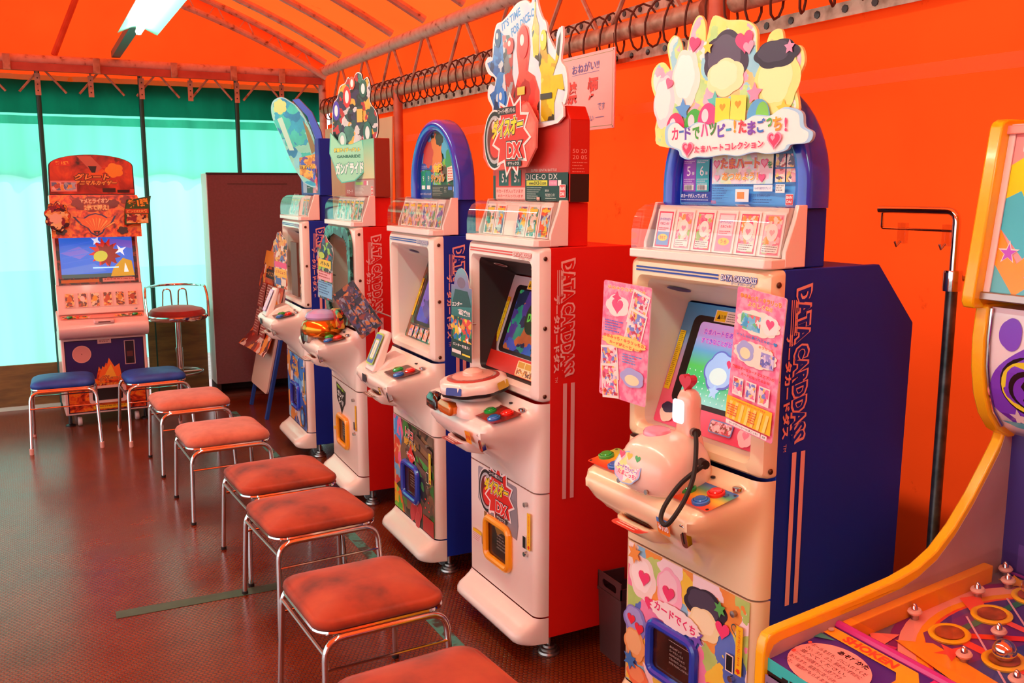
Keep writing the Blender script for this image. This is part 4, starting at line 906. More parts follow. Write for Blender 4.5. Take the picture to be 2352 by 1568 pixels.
cards(D_, [collage('hero sample card', ['#e8d8c8', '#3a8a7a', '#d8a83a', '#6ac8b8', '#b04a3a', '#e8e0e8'], 60, seed=3), collage('hero sample card two', ['#c8e0d8', '#e85a3a', '#5a4a8a', '#f0c83a', '#7ac8d8'], 60, seed=7)], gaps=(2,))
a = screen(D_, noise_col('red and grey surround', [(.45, '#b9b4bc'), (.5, '#c8c2ca')], 3, .3), collage('dim game picture', ['#2a3f8a', '#1f6a5a', '#3a2a6a', '#8a4a2a', '#2f8a4a', '#16203a'], 22, .15, 2, emit=.45))
a.rect(-.189, 0, .189, .06, '#c8281c'); a.poly([(-.189, .06), (-.189, .13), (-.15, .06)], '#4a1410'); a.poly(rrect(.02, .17, .002, .052, .004, 2), '#f0dca8')
for i in range(3): a.rect(.026 + i * .047, .03, .068 + i * .047, .049, '#c89a2a'); a.rect(.026 + i * .047, .006, .068 + i * .047, .026, collage('tiny manga print', ['#f0e0c0', '#b0602a', '#6a3a2a', '#e8b84a'], 150, seed=2))
a.poly(circ(.03, .2, .05, .06), G('#16301f', .1)); a.text('DICE', .03, .2, .03, G('#4fae3a', .3), .07, bold=.05, rot=.2); a.build('monitor', D_)
def ent(a, pts, wd, ht):
    a.poly(pts, gradient('violet to black card', ['#20302c', '#1c2a2a', '#2a5a5a', '#3a7a80', '#8a6aa8', '#6fb0b4'], 2, .93, 1.24)); a.poly(circ(0, ht * .84, wd * .2, ht * .06), '#7a5a7a'); a.poly([(-wd * .48, ht * .55), (wd * .48, ht * .6), (wd * .3, ht * .76), (-wd * .3, ht * .76)], '#223a40')
    a.text('エンター', -wd * .2, ht * .6, ht * .05, '#f4f2f2', wd * .5, bold=.04, shear=.2, rot=.12); a.text('襲来!!', wd * .12, ht * .52, ht * .065, '#f4f2f2', wd * .6, bold=.05, shear=.1)
    a.rect(-wd * .5, ht * .2, wd * .5, ht * .46, collage('crowd of colours', ['#d8241c', '#e8c81e', '#1f6ab8', '#e8e4e0', '#2a8a5a', '#1a1a1a', '#d89a2a'], 55, seed=9)); a.text('エンターを追え!', 0, ht * .15, ht * .035, '#f4f2f2', wd * .8, bold=.03); a.rect(-wd * .45, ht * .05, 0, ht * .09, '#e8e4e0'); a.rect(.05 * wd, ht * .05, wd * .45, ht * .07, '#e8d83a')
side_card(D_, -.3, .915, .155, .315, radians(1), -.08, 'round', radians(2), draw=ent)
for x0, z0 in ((-.2, .885),): pass
# dial
TD = Matrix.Translation((.005, FY - .095, .866)) @ Matrix.Rotation(radians(6), 4, 'X') @ Matrix.Scale(.86, 4)
def oct_(r, n=48):
    return [(r * (1 + .035 * cos(8 * t)) * cos(t), r * (1 + .035 * cos(8 * t)) * sin(t)) for t in [2 * pi * i / n for i in range(n)]]
MB().rings([[TD @ Vector((x, y, z)) for x, y in oct_(r)] for r, z in ((.105, -.02), (.125, -.012), (.127, .0))], DARK).build('dial_underside', D_, 50)
MB().rings([[TD @ Vector((x, y, z)) for x, y in oct_(r)] for r, z in ((.128, .0), (.131, .012), (.127, .03), (.112, .04), (.1, .042))], PWHITE).build('dial_ring', D_, 50)
m = MB()
for r0, z0, r1, z1, mm in ((.1, .043, .088, .047, mat('dial red', '#b0342a', .3, coat=.4)), (.088, .047, .078, .047, PWHITE), (.078, .048, .058, .052, mat('dial pale red', '#e0a090', .3, coat=.3)), (.058, .052, .046, .05, mat('dial red', '#b0342a'))): m.lathe([(0, z0 - .003), (r0, z0 - .003), (r0, z0), (r1, z1), (0, z1)], mm, (0, 0, 0), 32, T=TD)
m.build('dial_face', D_)
MB().lathe([(0, .048), (.04, .048), (.038, .062), (.025, .071), (0, .074)], mat('dial push button', '#f0c4b4', .2, coat=.6), (0, 0, 0), 24, T=TD).build('dial_button', D_)
for t in (-150, -60, 30, 120):
    c, s_ = cos(radians(t)), sin(radians(t)); a = Art(TD @ Vector((.127 * c, .127 * s_, .016)), TD.to_3x3() @ Vector((-s_, c, 0)), TD.to_3x3() @ Vector((-.25 * c, -.25 * s_, .97))); a.k = 16; a.poly(rrect(-.03, .03, -.012, .012, .004, 2), '#2a3a9a' if t != 30 else '#c8a82a'); a.build('dial_mark', D_)
MB().rings([[(.005 + x * q, FY - .095 + y * q, z) for x, y in circ(0, 0, .075, .07, 28)] for q, z in ((1.05, .80), (.85, .82), (.8, .85))], PWHITE).build('dial_neck', D_, 60)
MB().rings([[(-.05 + x, FY - .105 + y * .8, z) for x, y in rrect(-.17 * q, .15 * q, -.085 * q, .1 * q, .04 * q, 6)] for q, z in ((1.0, .785), (1.02, .80), (.95, .822), (.8, .832))], PWHITE).build('dial_base', D_, 60)
m = MB(); m.rings([[(-.135 + x * q, FY - .165 + y * q, z) for x, y in rrect(-.035, .045, -.03, .03, .015, 4)] for z, q in ((.775, .7), (.785, 1.0), (.815, 1.0), (.83, .7))], mat('black gloss visor', '#120c0e', .1, coat=.7)); m.build('dial_visor', D_, 50)
m = MB(); m.rings([[(-.02 + x * q, FY - .18 + y * q, z) for x, y in rrect(-.05, .06, -.016, .02, .012, 4)] for z, q in ((.785, .8), (.795, 1.0), (.815, 1.0), (.825, .7))], mat('orange gloss flash', '#d8741c', .15, metal=.3, coat=.6)); m.build('dial_flash', D_, 50)
buttons(D_, noise_col('dark red button plate', [(.4, '#5a1512'), (.6, '#a02a1c')], 25, .3), .155, mark=None)
tray(D_, PWHITE, H('#a83a30'))
a = Art((.125, FY - .1725, .738), (1, 0, 0), (0, -.2, .98)); a.k = 10; a.poly(rrect(-.02, .02, -.02, .02, .005, 3), '#f0a01e'); a.text('¥100', 0, 0, .015, '#d8301c', .032, bold=.03); a.build('price_sticker', D_)
a = front(FY - .0012); a.poly(rrect(-.165, .12, .425, .548, .01, 3), noise_col('grey door print', [(.3, '#77747e'), (.7, '#a8a6b0')], 4, .35)); a.poly([(-.165, .5), (-.165, .43), (-.1, .39), (.12, .37), (.13, .42), (.12, .5)], '#8a8890'); dice_logo(a, -.03, .482, .8); a.poly([(-.11, .4), (.08, .385), (.08, .36), (.02, .36), (-.01, .345), (-.04, .38), (-.11, .37)], '#8a6a2a'); a.text('カードてくち', -.03, .39, .02, '#f4f0ee', .12, bold=.04, outline=['#c8281c'], ow=.05, rot=-.06)
a.rect(-.2, .27, -.13, .3, '#f1e6e2'); a.rect(-.2, .3, -.13, .312, '#f0d01e'); a.rows(-.197, .295, -.133, 4, .007, H('#c06a5a'), .002, 2); slots(D_, a); a.build('door_print', D_); window(D_, ORANGEP)

# ---- blue machine with the jungle arch
C_ = machine('blue card machine with a jungle picture in its arched sign and jungle door', (1.345, 3.223), .5, BLUE, WHITE)
JUN = collage('jungle print', ['#2f8a4a', '#1a4a2a', '#d8702a', '#5a3a22', '#7ab8d8', '#3a2a1e', '#c8402a', '#8ac83a'], 22, seed=5)
a = arch_topper(C_, JUN); a.rect(-.205, 1.458, -.06, 1.56, '#2a4a9a')
for x, c in ((-.165, '#1f9a6a'), (-.105, '#1f8a8a')): a.rect(x - .025, 1.49, x + .025, 1.565, c); a.text('9', x, 1.535, .022, '#f2f0ee'); a.rect(x - .018, 1.493, x + .018, 1.508, '#e8f0ee')
a.rect(-.2, 1.57, -.06, 1.595, '#3a4aa0'); a.text('ニカガード', -.13, 1.582, .013, '#e8e0f0', .1); a.text('のカードが入っています', -.135, 1.474, .01, '#e8e4f0', .12, bold=.02)
for x, z, rx_, rz_, c in ((-.02, 1.63, .06, .07, '#e0782a'), (-.1, 1.63, .05, .05, '#c83a2a'), (.09, 1.66, .05, .05, '#5ab0d8'), (.02, 1.69, .04, .03, '#3a2a22'), (.13, 1.6, .05, .05, '#3f9a5a')): a.poly(blob(x, z, rx_, rz_, 7, .2, x * 20), c)
a.text('食獲', .0, 1.575, .034, '#f2d21e', .09, bold=.05, outline=['#c8281c', '#f4f0ee'], ow=.05); a.text('ジャングル', .0, 1.535, .034, '#f0a01e', .14, bold=.05, outline=['#2a1a12', '#f4f0ee'], ow=.05); a.poly([(.1, 1.52), (.17, 1.53), (.175, 1.585), (.1, 1.575)], '#f0e4d8'); a.rows(.108, 1.57, .168, 5, .01, H('#d8402a'), .004, 4); a.rect(.175, 1.53, .2, 1.58, '#3a5ab0')
a.rect(-.06, 1.458, .205, 1.51, '#2a1a16'); a.rows(-.05, 1.5, .06, 6, .006, H('#c8b8a8'), .0016, 7); a.rows(.07, 1.5, .1, 4, .006, H('#c8b8a8'), .0016, 8); a.rect(.11, 1.49, .15, 1.503, '#4a6ac8'); a.rect(.16, 1.485, .185, 1.503, '#f0ece8'); bandai(a, .178, 1.468, .009); a.build('topper_print', C_)
cards(C_, [collage('food sample card', ['#e8b8a0', '#c85a4a', '#6a9a6a', '#b89ac8', '#e8d8b0', '#8a5a3a'], 60, seed=11), collage('food sample card two', ['#d8a8b8', '#7a5ab0', '#6ab8a8', '#e8a04a', '#e0e0d8'], 60, seed=12)])
a = screen(C_, collage('jungle surround', ['#3a6a4a', '#5a3a2a', '#2a3a5a', '#8a5a3a', '#c8a04a', '#3a8a6a'], 30, seed=3), collage('dim blue game picture', ['#2a3f9a', '#3a3a7a', '#1a2a5a', '#5a4a9a'], 14, .12, 3, emit=.45))
for i in range(5): a.rect(-.15 + i * .055, .006, -.108 + i * .055, .052, collage('small card prints', ['#e8d8d0', '#e07a3a', '#6a8ad8', '#f0b0a0', '#5aa87a'], 90, seed=i)); a.rect(-.16, .056, .16, .06, '#5a3a2a')
a.build('monitor', C_)
reader(C_, '#a8d832', '#5a6ab8'); buttons(C_, noise_col('brown button plate', [(.4, '#3a2a22'), (.6, '#6a4a3a')], 30, .3), .15, mark=None); tray(C_, WHITE, H('#7a5a4a'))
a = Art((.13, FY - .1725, .738), (1, 0, 0), (0, -.2, .98)); a.k = 10; a.rect(-.012, -.016, .012, .016, '#3a2a1e'); a.rect(-.008, .002, .008, .012, '#e8d05a'); a.rect(-.008, -.012, .008, -.002, '#e8d05a'); a.build('price_sticker', C_)
a = front(FY - .0012); a.rect(-.222, .155, .235, .556, collage('jungle door print', ['#3a8a3a', '#5a4030', '#2a5a2a', '#6a5a4a', '#8a6a4a', '#2a2a22', '#4aa84a'], 14, seed=6))
a.poly([(-.22, .556), (-.22, .24), (-.12, .3), (-.14, .42), (-.1, .5), (-.13, .556)], collage('blue and skin print', ['#4a9ae0', '#e8a878', '#d8482a', '#7ac8f0', '#e86a9a'], 20, seed=2)); a.poly([(-.222, .155), (-.222, .26), (-.14, .24), (-.1, .155)], collage('fruit print', ['#f0c81e', '#5ac83a', '#f07a2a', '#8ad84a'], 25, seed=1))
for x, z in ((.03, .2), (.08, .215), (-.0, .19), (.06, .175)): a.poly(circ(x, z, .026, .04, 20, -.3), '#d84a52'); a.poly(circ(x, z, .02, .033, 20, -.3), '#c83a42')
a.rect(.12, .155, .235, .22, '#b81e1e')
for x, z in ((.15, .29), (.185, .285), (.15, .255), (.19, .25)): a.poly(circ(x, z, .007, .004, 8), '#f02a1a')
for k in range(3): a.poly([(.05, .53 - k * .055), (.235, .5 - k * .055), (.235, .475 - k * .055), (.06, .505 - k * .055)], '#6a5040')
a.text('トリコ', -.02, .515, .034, '#e83a2a', .09, bold=.05, outline=['#f4f0ee'], ow=.06, rot=-.06); a.text('食獲バトル', -.01, .475, .034, '#f2b81e', .14, bold=.05, outline=['#1a4a3a', '#f4f0ee'], ow=.05, rot=-.06); a.poly(star(-.0, .425, .05, .028, 4), '#e02a22'); a.text('カードてくち', -.0, .427, .017, '#f4f0ee', .1, bold=.04, rot=-.08)
slots(C_, a, '#d8301c', '#e8e03a'); a.build('door_print', C_); window(C_, BLUEP)
def dark(a, pts, wd, ht):
    a.poly(pts, collage('dark poster print', ['#2a1a22', '#3a2a3a', '#8a3a2a', '#1a1420', '#5a3a5a', '#b0602a'], 40, seed=4))
    for i in range(3):
        for j in range(3): a.rect(-wd * .42 + i * wd * .3, ht * .08 + j * ht * .3, -wd * .18 + i * wd * .3, ht * .28 + j * ht * .3, collage('dark cells', ['#6a4a5a', '#3a3a6a', '#c87a3a', '#8a8a9a', '#4a1a1a'], 70, seed=7))
side_card(C_, -.53, .872, .125, .235, radians(-36), -.05, yaw=radians(50), draw=dark)

# ---- red machine with the gold belt device
B_ = machine('red card machine with white front, gold belt device and dark jagged frame round its screen', (1.33, 4.13), 1.5, RED, WHITE)
MB().box(-.25, .25, .062, .135, 1.456, 1.72, mat('brown red sign box', '#8a3422', .4)).build('sign_box', B_, smooth=0, bevel=.004)
a = front(.0612); a.rect(-.247, 1.457, .247, 1.54, '#a8201a'); a.rect(-.247, 1.54, .247, 1.718, gradient('green to sand print', ['#d8c89a', '#b8c8a0', '#7ac8a8'], 2, 1.54, 1.72)); a.rect(-.08, 1.46, .24, 1.536, '#b88a86'); a.rect(-.06, 1.512, .06, 1.526, '#b8d83a'); a.rows(-.07, 1.505, .1, 7, .006, H('#e8dcd8'), .0018, 9); a.rect(.08, 1.51, .12, 1.53, '#d84a7a'); a.rect(.125, 1.51, .15, 1.53, '#f0ece8'); a.text('のカード', -.16, 1.48, .02, '#f0e8e4', .1); bandai(a, .21, 1.485, .02); a.build('sign_box_print', B_)
cut = [(-.15, 1.66), (-.155, 1.75), (-.15, 1.85), (-.135, 1.9), (-.11, 1.92), (-.09, 1.97), (-.05, 1.985), (-.028, 2.01), (.0, 1.99), (.03, 2.025), (.064, 2.02), (.075, 1.99), (.108, 2.0), (.125, 1.95), (.12, 1.89), (.165, 1.835), (.17, 1.76), (.148, 1.7), (.14, 1.6), (.1, 1.56), (-.1, 1.6)]
cut = smooth_closed(cut, 4); a = boardy('sign_cutout', B_, cut, (0, .04), radians(25), .006, H('#2a3a36'))
a.poly(cut, '#e0e4e0'); a.poly(shrink(cut, .97), collage('dark riders print', ['#14302a', '#1f4a42', '#b0241c', '#2a2a4a', '#3a7a6a', '#c8c8c8', '#d8a83a', '#0f1a18'], 26, seed=6))
for x, z, rx_, rz_, c in ((-.12, 1.86, .025, .045, '#4a3ab0'), (-.04, 1.92, .028, .05, '#c8241c'), (.075, 1.95, .026, .04, '#1a5a48'), (-.08, 1.72, .03, .04, '#8ac8b8'), (.0, 1.98, .02, .03, '#d84a2a'), (.1, 1.75, .03, .05, '#1a6a5a')): a.poly(circ(x, z, rx_, rz_), c); a.poly(circ(x, z, rx_ * .5, rz_ * .6), '#e8ecea')
a.rect(.03, 1.8, .07, 1.86, '#e8b04a'); a.build('sign_picture', B_)
plq = [(-.09, 1.76), (-.02, 1.7), (.06, 1.7), (.14, 1.72), (.16, 1.64), (.19, 1.6), (.13, 1.56), (.08, 1.53), (-.016, 1.52), (-.05, 1.55), (-.066, 1.6), (-.1, 1.66)]
a = boardy('sign_plaque', B_, plq, (-.05, .0), radians(25), .006, H('#7ad8c0')); a.poly(plq, '#58c8b0'); a.poly(shrink(plq, .95), '#9adcb8'); a.text('仮面ライダーバトル', .03, 1.675, .02, '#e8d83a', .19, bold=.05, outline=['#2a6a4a'], ow=.06); a.text('GANBARIDE', .04, 1.645, .015, '#2a7a5a', .17, bold=.04); a.text('ガンバライド', .045, 1.59, .055, '#e8f8f0', .2, bold=.06, outline=['#3aa890'], ow=.06, rot=.03); a.build('plaque_lettering', B_)
cards(B_, [collage('green sample card', ['#7ad8c0', '#3a9a8a', '#b8e8d8', '#c8a04a', '#5a6a6a'], 60, seed=15), collage('green sample card two', ['#9ae0cc', '#2a7a6a', '#e8e8d8', '#d8603a'], 60, seed=16)])
a = screen(B_, collage('dark green surround', ['#2a4a42', '#1a2a28', '#6a3a22', '#8a6a2a', '#c8401e'], 25, seed=5), collage('dim green game picture', ['#1a4a3a', '#2a6a5a', '#123028', '#3aa88a'], 14, .12, 4, emit=.35)); a.build('monitor', B_)
ring0 = sub(rrect(-.232, .236, .862, 1.318, .09, 6), 3); ring1 = []
for i, (x, z) in enumerate(ring0):
    k = .80 + .035 * ((i % 3) - 1); ring1.append((x * k, 1.085 + (z - 1.085) * (k + .02)))
jag = MB().rings([[(x, FY - .002, z) for x, z in ring0], [(x, FY - .016, z) for x, z in ring0], [(x, FY - .016, z) for x, z in ring1], [(x, FY - .002, z) for x, z in ring1]], collage('dark teal jagged print', ['#173f38', '#2a7a6a', '#0f2a26', '#3a9a88'], 40, seed=3), False, False).build('screen_surround', B_, 30)
def ride(a, pts, wd, ht):
    a.poly(pts, collage('rider card print', ['#1a1a1a', '#c8241c', '#3a3a3a', '#8ac83a', '#b8b8b8', '#2a5a8a'], 40, seed=2)); a.rect(-wd * .45, ht * .5, wd * .4, ht * .62, '#e8c81e'); a.text('バトル', 0, ht * .56, ht * .06, '#1a1412', wd * .6, bold=.05); a.rect(-wd * .46, ht * .3, wd * .44, ht * .44, '#e8a8b0'); a.rows(-wd * .42, ht * .42, wd * .4, 3, ht * .04, H('#b02a2a'), .006, 2); a.rect(-wd * .46, ht * .04, wd * .46, ht * .28, '#7ab8e0'); a.rows(-wd * .42, ht * .25, wd * .4, 5, ht * .04, H('#2a4a8a'), .005, 4); a.poly(circ(-wd * .2, ht * .68, wd * .2, ht * .05), '#b8d83a')
side_card(B_, -.275, .95, .19, .32, radians(3), -.075, 'lobed', radians(8), draw=ride)
GOLD = mat('gold chrome plastic', '#e88a1e', .15, metal=.8); 
MB().rings([[(-.02 + x * q, FY - .09 + y * q, z) for x, y in circ(0, 0, .12, .1, 30)] for q, z in ((.8, .80), (.95, .815), (1, .84), (.9, .865), (.7, .88))], GOLD).build('belt_device', B_, 50)
MB().lathe([(0, .0), (.075, 0), (.08, .01), (.07, .03), (.045, .042), (0, .046)], mat('violet lens', '#b8a8e0', .1, coat=.8), (-.02, FY - .09, .88), 26).build('belt_lens', B_)
MB().lathe([(0, 0), (.06, 0), (.062, -.012), (.045, -.02), (0, -.02)], mat('dark chrome', '#4a5a58', .12, metal=.9), (-.09, FY - .15, .80), 22, 'y').build('belt_wheel', B_)
MB().box(.0, .1, FY - .05, FY - .01, .84, .93, collage('belt side print', ['#3ac88a', '#1a2a28', '#d8a83a', '#c83a2a'], 40, seed=8)).build('belt_clip', B_, bevel=.006); MB().box(-.05, .02, FY - .175, FY - .12, .77, .83, STEEL).build('belt_buckle', B_, bevel=.006)
buttons(B_, noise_col('brown red button plate', [(.4, '#3a1a12'), (.6, '#8a4a2a')], 30, .3), .155, mark=None); tray(B_, WHITE, H('#b8a09a'))
a = front(FY - .0012); a.poly([(-.13, .545), (.04, .52), (.03, .46), (.0, .44), (-.04, .395), (-.07, .43), (-.12, .46)], '#1a1f1a'); a.text('仮面ライダー', -.05, .522, .016, '#9ad83a', .14, bold=.05, rot=-.1); a.text('ガンバ', -.05, .49, .032, '#d8e0d8', .12, bold=.06, rot=-.1); a.text('ライド', -.045, .455, .03, '#d8e0d8', .09, bold=.06, rot=-.1); a.poly([(-.2, .3), (-.14, .31), (-.14, .29), (-.2, .285)], '#f0c01e'); slots(B_, a, '#e05a1c'); a.build('door_print', B_); window(B_, ORANGEP)

# ---- far blue machine
A_ = machine('far blue card machine with a tall curved banner and sky blue door', (1.322, 5.041), 1.5, BLUE, WHITE)
MB().box(-.2, .24, .07, .135, 1.456, 1.76, BLUE).build('sign_box', A_, smooth=0, bevel=.004)
a = front(.0692); a.rect(-.198, 1.457, .237, 1.758, '#2a3aa0'); a.rect(-.15, 1.47, .2, 1.6, '#16141e'); a.rect(-.15, 1.47, -.06, 1.585, '#a8b8d8'); a.rows(-.05, 1.58, .06, 7, .014, H('#c8c0d0'), .005, 3); a.poly([(.08, 1.47), (.2, 1.47), (.18, 1.62), (.1, 1.6)], collage('pink red print', ['#e83a5a', '#f06a8a', '#3a1a2a', '#e8a0b0'], 40, seed=3)); a.text('CARD', -.0, 1.64, .03, '#8ab0f0', .2, bold=.03); a.build('sign_box_print', A_)
bpts = [(-.003, 1.56), (.03, 1.52), (.1, 1.5), (.13, 1.56), (.12, 1.688), (.102, 1.746), (.07, 1.827), (.032, 1.893), (-.01, 1.94), (-.052, 1.966), (-.09, 1.985), (-.125, 1.982), (-.155, 1.965), (-.168, 1.93), (-.162, 1.879), (-.14, 1.83), (-.111, 1.773), (-.06, 1.654), (-.03, 1.6)]
bpts = smooth_closed(bpts, 4); a = boardy('curved_banner', A_, bpts, (.08, .0), radians(45), .012, H('#4ac0d8')); a.poly(bpts, H('#9ae0e8'))
a.poly(shrink(bpts, .97), collage('sea banner print', ['#2aa8c8', '#7ad8e0', '#3ac8b8', '#8ad8c0', '#1f8ab8', '#8ae0d0'], 14, seed=2)); a.poly([(.0, 1.57), (.1, 1.52), (.12, 1.6), (.1, 1.68), (.0, 1.66)], collage('amber badge print', ['#c88a2a', '#e8b84a', '#6a4a8a', '#3a6ac8'], 40, seed=9)); a.poly(blob(-.11, 1.935, .04, .038, 6, .2), '#c8e08a'); a.poly([(-.13, 1.87), (-.1, 1.88), (-.03, 1.7), (-.06, 1.7)], '#b8ecd8'); a.poly([(.03, 1.86), (.06, 1.82), (.11, 1.7), (.08, 1.68)], '#8a7a4a'); a.text('海賊バトル', .05, 1.61, .022, '#f2d83a', .1, bold=.05, outline=['#5a2a12'], ow=.06); a.build('banner_print', A_)
boardy('banner_fin', A_, [(-.06, 1.97), (-.02, 1.975), (.06, 1.9), (.11, 1.8), (.13, 1.7), (.1, 1.7), (.03, 1.88)], (.1, .02), radians(45), .01, H('#3a5ac8'))
cards(A_, [collage('pale sample card', ['#8adcd0', '#d8f0e8', '#5ab0b8', '#e0a0a0'], 60, seed=21)], gaps=(3,))
a = screen(A_, collage('amber surround', ['#8a5a3a', '#c8a05a', '#3a6a8a', '#e8d8b0'], 40, seed=5), noise_col('dark brown screen', [(.4, '#3a2420'), (.6, '#5a3a30')], 4, .12)); a.build('monitor', A_)
MB().box(-.02, .13, FY + .0, FY + .012, .9, 1.2, mat('brown card inside hood', '#6a3a2c', .5)).build('hood_card', A_)
reader(A_, '#c8a8e8', '#e8dcf4'); buttons(A_, noise_col('brown button plate', [(.4, '#3a2a22')], 30), .15, mark=None); tray(A_, WHITE, H('#8a6a5a'))
def pir(a, pts, wd, ht):
    a.poly(pts, collage('pirate card print', ['#e8b04a', '#b83a2a', '#3a2a2a', '#e8dcc8', '#5a6ab0', '#e07a2a'], 45, seed=3)); a.rect(-wd * .46, ht * .36, wd * .46, ht * .46, '#e84a8a'); a.rect(-wd * .46, ht * .2, wd * .46, ht * .34, '#f0c03a'); a.text('とうじょう', 0, ht * .28, ht * .05, '#c8301c', wd * .7, bold=.04); a.rect(-wd * .4, ht * .05, 0, ht * .17, '#4a6ab0'); a.rect(wd * .05, ht * .05, wd * .4, ht * .17, '#e8dcc8')
side_card(A_, -.3, .92, .2, .33, radians(2), -.07, 'lobed', radians(10), draw=pir)
a = front(FY - .0012); a.rect(-.222, .155, .235, .556, collage('sky door print', ['#3a8ae0', '#6ab8f0', '#a8d8f4', '#2a5ab0', '#e8a04a', '#f0ece8', '#3a6ac8'], 13, seed=9)); a.text('ワン', -.02, .52, .04, '#e8602a', .1, bold=.06, outline=['#f4e03a', '#2a3a9a'], ow=.05); a.text('ベリーマッチ', -.02, .475, .03, '#f2d83a', .16, bold=.05, outline=['#c8301c', '#f4f0ee'], ow=.05); a.text('カードてくち', -.02, .43, .016, '#f4f0ee', .1, bold=.03); a.poly(circ(.14, .22, .055, .06), '#5a3a22'); a.poly(circ(.14, .22, .042, .046), '#3a8ad8'); a.poly(circ(.14, .22, .02, .022), '#9ad0f0')
slots(A_, a, '#e0a01c'); a.build('door_print', A_); window(A_, BLUEP)

# ------------------------------------------------------------------ stools
VEL = noise_col('orange velvet', [(.32, '#6a2006'), (.48, '#a4380d'), (.7, '#b84814')], 7, .8, 8, sheen=.15, bump=.25)
VELP = noise_col('faded salmon velvet', [(.3, '#b85a40'), (.6, '#cc7054'), (.75, '#c4644a')], 16, .8, 8, sheen=.3, bump=.25)
NAVY = noise_col('dark blue vinyl', [(.3, '#123a94'), (.7, '#1a4cae')], 20, .5, 4, bump=.1)
def cushion(mb, hx, hy, r, z0, zt, m, seam=True):
    L = []; T = [(z0, -.012, 1), (z0 + .004, -.004, 1), (z0 + .014, 0, 1), (z0 + .025, -.003, 1)]
    if seam: T += [(z0 + .0295, -.009, 1), (z0 + .029, -.014, 1), (z0 + .033, -.02, 1)]
    else: T += [(z0 + .034, -.009, 1), (z0 + .04, -.018, 1)]
    zb = T[-1][0]
    for k in (.92, .8, .62, .4, .18): T.append((zb + (zt - zb) * (1 - ((k - .18) / .85) ** 2.4), -.02 if seam else -.016, k))
    for z, d, k in T:
        L.append([(x * k, y * k, z) for x, y in sub(rrect(-hx - d, hx + d, -hy - d, hy + d, max(.02, r + d), 6), 2)])
    return mb.rings(L, m)
def stool(name, label, velvet, hx=.192, hy=.185, top=.397, foot=(.188, .215), caps=False, seam=True, group=None):
    root = thing(name, label, 'stool', group=group)
    z0 = top - .058
    cushion(MB(), hx, hy, .06, z0, top, velvet, seam).build('seat', root, 50)
    MB().tube([(x, y, z0 - .004) for x, y in sub(rrect(-hx + .008, hx - .008, -hy + .008, hy - .008, .055, 6), 2)], .0075, CHROME, 8, closed=True).build('seat_trim', root)
    fx, fy = foot
    for s_ in (-1, 1):
        tx, ty = fx - .012, min(hy - .004, fy - .035) + .012
        MB().tube(fillet([(-fx, s_ * fy, .004), (-tx, s_ * ty, z0 - .012), (tx, s_ * ty, z0 - .012), (fx, s_ * fy, .004)], .055, 7), .0095, CHROME, 12).build('leg_frame', root)
        k = .55; MB().tube([(-fx + (fx - tx) * k, s_ * (fy + (ty - fy) * k + .0), z0 * k + .06), (fx - (fx - tx) * k, s_ * (fy + (ty - fy) * k), z0 * k + .06)], .0042, CHROME, 8).build('stretcher', root)
        k = .84; x = s_ * (fx - (fx - tx) * k); yy = fy + (ty - fy) * k
        MB().tube([(x, -yy, .29), (x, yy, .29)], .0062, STEEL, 8).build('side_rail', root)
        for t in (-1, 1):
            MB().lathe([(0, 0), (.011, 0), (.0118, .004), (.0118, .034 if caps else .012), (0, .034 if caps else .012)], mat('pale rubber tip', '#e0b0a0', .5) if caps else RUBBER, (s_ * fx, t * fy, 0), 12).build('foot_cap', root)
    return root
so_ = stool('velvet_stool', '', VEL, group='velvet topped stools in front of the card machines')
sp_ = stool('velvet_stool', '', VELP, seam=False, group='velvet topped stools in front of the card machines')
W = 'velvet topped chrome stool '
for src, x, y, a, lab in ((so_, .735, 1.84, 5, 'orange ' + W + 'cut off by the bottom edge of the photo'), (so_, .767, 2.48, 3, 'orange ' + W + 'with a dark worn centre, second from the bottom edge'),
                          (so_, .81, 3.215, 4.5, 'orange ' + W + 'with one foot on the green floor tape'), (so_, .815, 3.70, 3.5, 'orange ' + W + 'half tucked behind the stool on the green tape'),
                          (sp_, .725, 4.485, 2.5, 'plain salmon ' + W + 'in front of the red machine with the jagged frame'), (sp_, .69, 5.29, 2.6, 'plain salmon ' + W + 'overlapping the right blue stool')):
    o = src if 'label' not in src else copy_tree(src)
    o['label'] = lab; o.location = (x, y, 0); o.rotation_euler = (0, 0, radians(a))
sb = stool('vinyl_stool', 'dark blue padded stool in front of the screen machine, left of the pair', NAVY, .172, .145, .412, (.184, .218), True, False, 'blue padded stools')
sb.location = (.088, 6.06, 0); sb.rotation_euler = (0, 0, radians(-2))
o = copy_tree(sb); o['label'] = 'dark blue padded stool in front of the screen machine, right one beside the salmon stool'; o.location = (.585, 6.0, 0); o.rotation_euler = (0, 0, radians(4))

